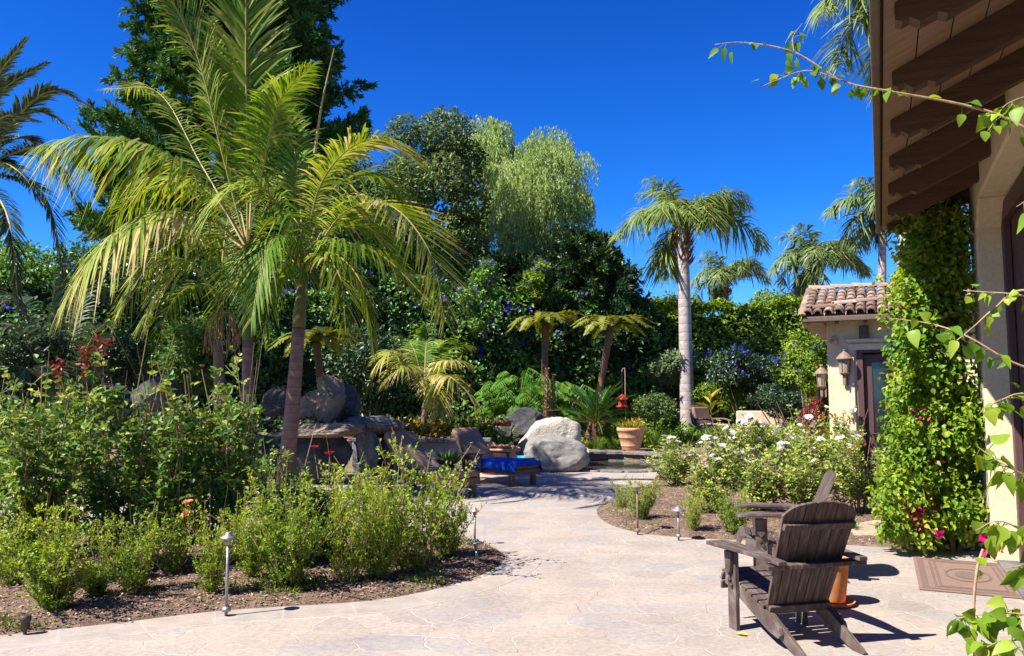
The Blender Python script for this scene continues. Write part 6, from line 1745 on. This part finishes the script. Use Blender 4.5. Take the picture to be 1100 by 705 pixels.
# ------------------------------------------------------------------ bougainvillea on the house corner
rng = np.random.default_rng(181)
bb = bl(-.45, -.1, 0)
t = thing('bougainvillea', 'big bougainvillea with crimson bracts climbing the corner of the main house', 'bougainvillea', bb)
gs, g = G(), G()
cl = []
for k in range(190):
    u = random.random() ** .9
    px = {0: 0}.get(9, 0)
    py = 585 - 350 * u
    # left and right outline of the mass in the photo at that height
    xl = np.interp(py, [235, 270, 300, 340, 400, 470, 530, 560, 590], [990, 966, 955, 960, 962, 962, 952, 946, 958])
    xr = np.interp(py, [235, 270, 330, 400, 470, 520, 560, 590], [1032, 1036, 1040, 1044, 1052, 1058, 1058, 1050])
    px = random.uniform(xl + 8, xr - 6)
    Y = 8.75 + random.uniform(-.35, .6)
    c = np.array(at(px, py, Y)) - np.array(bb); c[2] = max(c[2], .1); cl.append((c, random.choice((.10, .16, .2, .26, .3))))
for k in range(11):
    c = cl[k * 10][0]; b = np.array([random.gauss(.1, .12), random.gauss(.05, .1), -.05])
    tube(gs, spline([b, b * .5 + c * .5 * np.array([1, 1, .9]) + np.array([.1, 0, 0]), c], 10), np.linspace(.03, .008, 10), 6, cap=False)
for c, rad in cl:
    n = 150; d = rv(n); P = c + d * (rad * rng.uniform(.5, 1.1, n))[:, None]
    leaf_hex(g, P, unit(rv(n) * .8 - UPV * .6 + d * .4 + np.array([-.2, -.2, 0])), unit(d * .6 + UPV * .6 + rv(n) * .5), .068 * rng.uniform(.6, 1.25, n), .05, np.clip(rng.normal(.55, .16) + rng.normal(0, .16, n), .02, .98))
    tube(gs, spline([c + rv(1)[0] * rad * .3, c + rv(1)[0] * rad * .8, c + rv(1)[0] * rad * 1.5], 5), .004, 4, cap=False)
for k in range(40):
    c, rad = cl[random.randrange(len(cl))]
    d = unit(np.array([random.choice((-1, -1, 1)) * random.uniform(.3, 1), -random.uniform(.2, 1), random.uniform(-.3, .8)])); l = random.uniform(.25, .5)
    pa = spline([c, c + d * l * .6 + np.array([0, 0, .05]), c + d * l + np.array([0, 0, -.04])], 8); tube(gs, pa, np.linspace(.005, .002, 8), 4, cap=False)
    n = 26; i = rng.integers(2, 8, n); P = pa[i] + rv(n) * .035
    leaf_hex(g, P, unit(rv(n) * .8 + d * .5 - UPV * .4), unit(UPV * .7 + rv(n) * .6), .06 * rng.uniform(.5, 1.2, n), .045, np.clip(rng.normal(.68, .16, n), .02, .98))
for px, py, m in [(984, 549, 20), (979, 558, 12), (988, 560, 9), (971, 542, 5), (1001, 542, 6), (1004, 500, 3), (990, 445, 3), (968, 330, 3), (1008, 575, 3), (1010, 452, 3)]:
    c = np.array(at(px, py, 8.42)) - np.array(bb); P = c + rng.normal(0, .035 + .0006 * m, (m * 3, 3))
    gm = G(); leaf_hex(gm, P, rv(m * 3), rv(m * 3), .042, .034, tones(m * 3, .5)); gm.build('blossoms', M['magenta'], t)
gs.build('stems', M['wood'], t); g.build('foliage', M['boug'], t)

# near climber reaching in from the right along the house wall
rng = np.random.default_rng(191)
nb_ = bl(-.16, -6.6, 0)
t = thing('climbing_vine', 'nearest climber with bare thorny shoots reaching across the eave from the right', 'climbing vine', nb_)
def shoot(name, pts, r0, leaves, L=.075, mu=.5, dens_at=None, seed=0, rend=.3):
    g = G(); P = [Vector(at(*p)) - nb_ for p in pts]; pa = spline(P, 40)
    tube(g, pa, np.linspace(r0, r0 * rend, 40), 7, cap=True)
    rr = random.Random(seed)
    st = g.build(name, M['vinewood'], t, smooth=True)
    gl = G(); m = leaves
    u = rng.uniform(.02, .99, m) if dens_at is None else np.clip(rng.normal(dens_at[0], dens_at[1], m), 0.02, .99)
    i = np.minimum((u * 39).astype(int), 38); p0 = pa[i]
    d = unit(rv(m) - UPV * .5); p1 = p0 + d * rng.uniform(.01, .04, (m, 1))
    for a, b in zip(p0, p1): tube(gl, [a, b], .0015, 4, .4, cap=False)
    leaf_ovate(gl, p1, unit(d * .6 + rv(m) * .5 - UPV * .5), unit(rv(m) * .7 + UPV * .6 + np.array([0, -.5, 0])), L * .85 * rng.uniform(.5, 1.15, m), L * .62 * rng.uniform(.6, 1.1, m), tones(m, mu, .17), .25, .25)
    gl.build('leaves', M['boug'], st, smooth=True)
    return st
root = (1330, 760, 2.6)
shoot('shoot', [(1290, 420, 2.6), (1200, 210, 2.7), (1100, 137, 2.75), (1040, 114, 2.8), (955, 98, 2.85), (905, 87, 2.9), (853, 56, 2.95), (800, 46, 3.0), (768, 48, 3.0)], .0065, 44, .06, .4)
shoot('shoot', [(905, 87, 2.9), (868, 76, 2.92), (835, 86, 2.95), (815, 95, 2.95)], .0035, 13, .06, .4)
shoot('shoot', [(853, 56, 2.95), (852, 40, 2.95), (862, 25, 2.95)], .003, 6, .055, .5)
shoot('shoot', [(1290, 420, 2.6), (1180, 330, 2.5), (1100, 312, 2.55), (1070, 330, 2.6), (1045, 352, 2.65), (1020, 372, 2.7)], .006, 12, .05, .6)
shoot('shoot', [(1290, 420, 2.6), (1190, 410, 2.5), (1100, 394, 2.55), (1040, 362, 2.6), (1000, 348, 2.7), (955, 342, 2.75)], .005, 22, .07, .45)
shoot('shoot', [(1290, 420, 2.6), (1190, 340, 2.5), (1100, 318, 2.55), (1060, 314, 2.6), (1035, 312, 2.65)], .004, 20, .045, .75)
shoot('shoot', [(1290, 420, 2.6), (1200, 180, 2.5), (1130, 110, 2.5), (1085, 110, 2.52), (1062, 140, 2.55)], .004, 34, .075, .6)
shoot('shoot', [(1290, 420, 2.6), (1180, 230, 2.5), (1120, 210, 2.5), (1092, 222, 2.5)], .004, 14, .08, .5)
shoot('shoot', [(1320, 560, 2.6), (1190, 470, 2.5), (1110, 425, 2.55), (1075, 430, 2.6), (1058, 440, 2.6)], .0045, 34, .07, .65)
shoot('shoot', [(1320, 560, 2.6), (1200, 560, 2.45), (1120, 520, 2.5), (1080, 500, 2.5), (1050, 480, 2.55)], .0045, 42, .085, .6)
shoot('shoot', [(1320, 560, 2.6), (1200, 600, 2.45), (1120, 580, 2.5), (1075, 560, 2.5), (1048, 570, 2.55)], .0045, 42, .085, .55)
shoot('shoot', [(1320, 700, 2.6), (1200, 640, 2.45), (1120, 610, 2.5), (1080, 610, 2.5)], .0045, 26, .085, .55)
shoot('shoot', [(1042, 975, 2.66), (1044, 860, 2.64), (1046, 760, 2.62), (1047, 700, 2.6), (1046, 650, 2.6), (1050, 610, 2.6), (1056, 590, 2.6)], .006, 7, .06, .5, rend=.7)
shoot('shoot', [(1320, 760, 2.5), (1200, 690, 2.4), (1110, 662, 2.45), (1060, 660, 2.5), (1024, 665, 2.55)], .0045, 60, .08, .55)
shoot('shoot', [(1320, 800, 2.5), (1200, 720, 2.35), (1120, 690, 2.4), (1075, 690, 2.45), (1052, 700, 2.45)], .0045, 52, .085, .6)
shoot('main_stem', [(1334, 950, 2.76), (1330, 860, 2.75), (1325, 700, 2.7), (1310, 540, 2.65), (1290, 420, 2.6)], .018, 20, .08, .5, rend=.5)
for px, py, m in [(1064, 584, 9), (1010, 575, 3)]:
    c = np.array(at(px, py, 2.6)) - np.array(nb_); P = c + rng.normal(0, .012, (m, 3)); gm = G(); leaf_hex(gm, P, rv(m), rv(m), .035, .03, tones(m, .5)); gm.build('blossoms', M['magenta'], t)
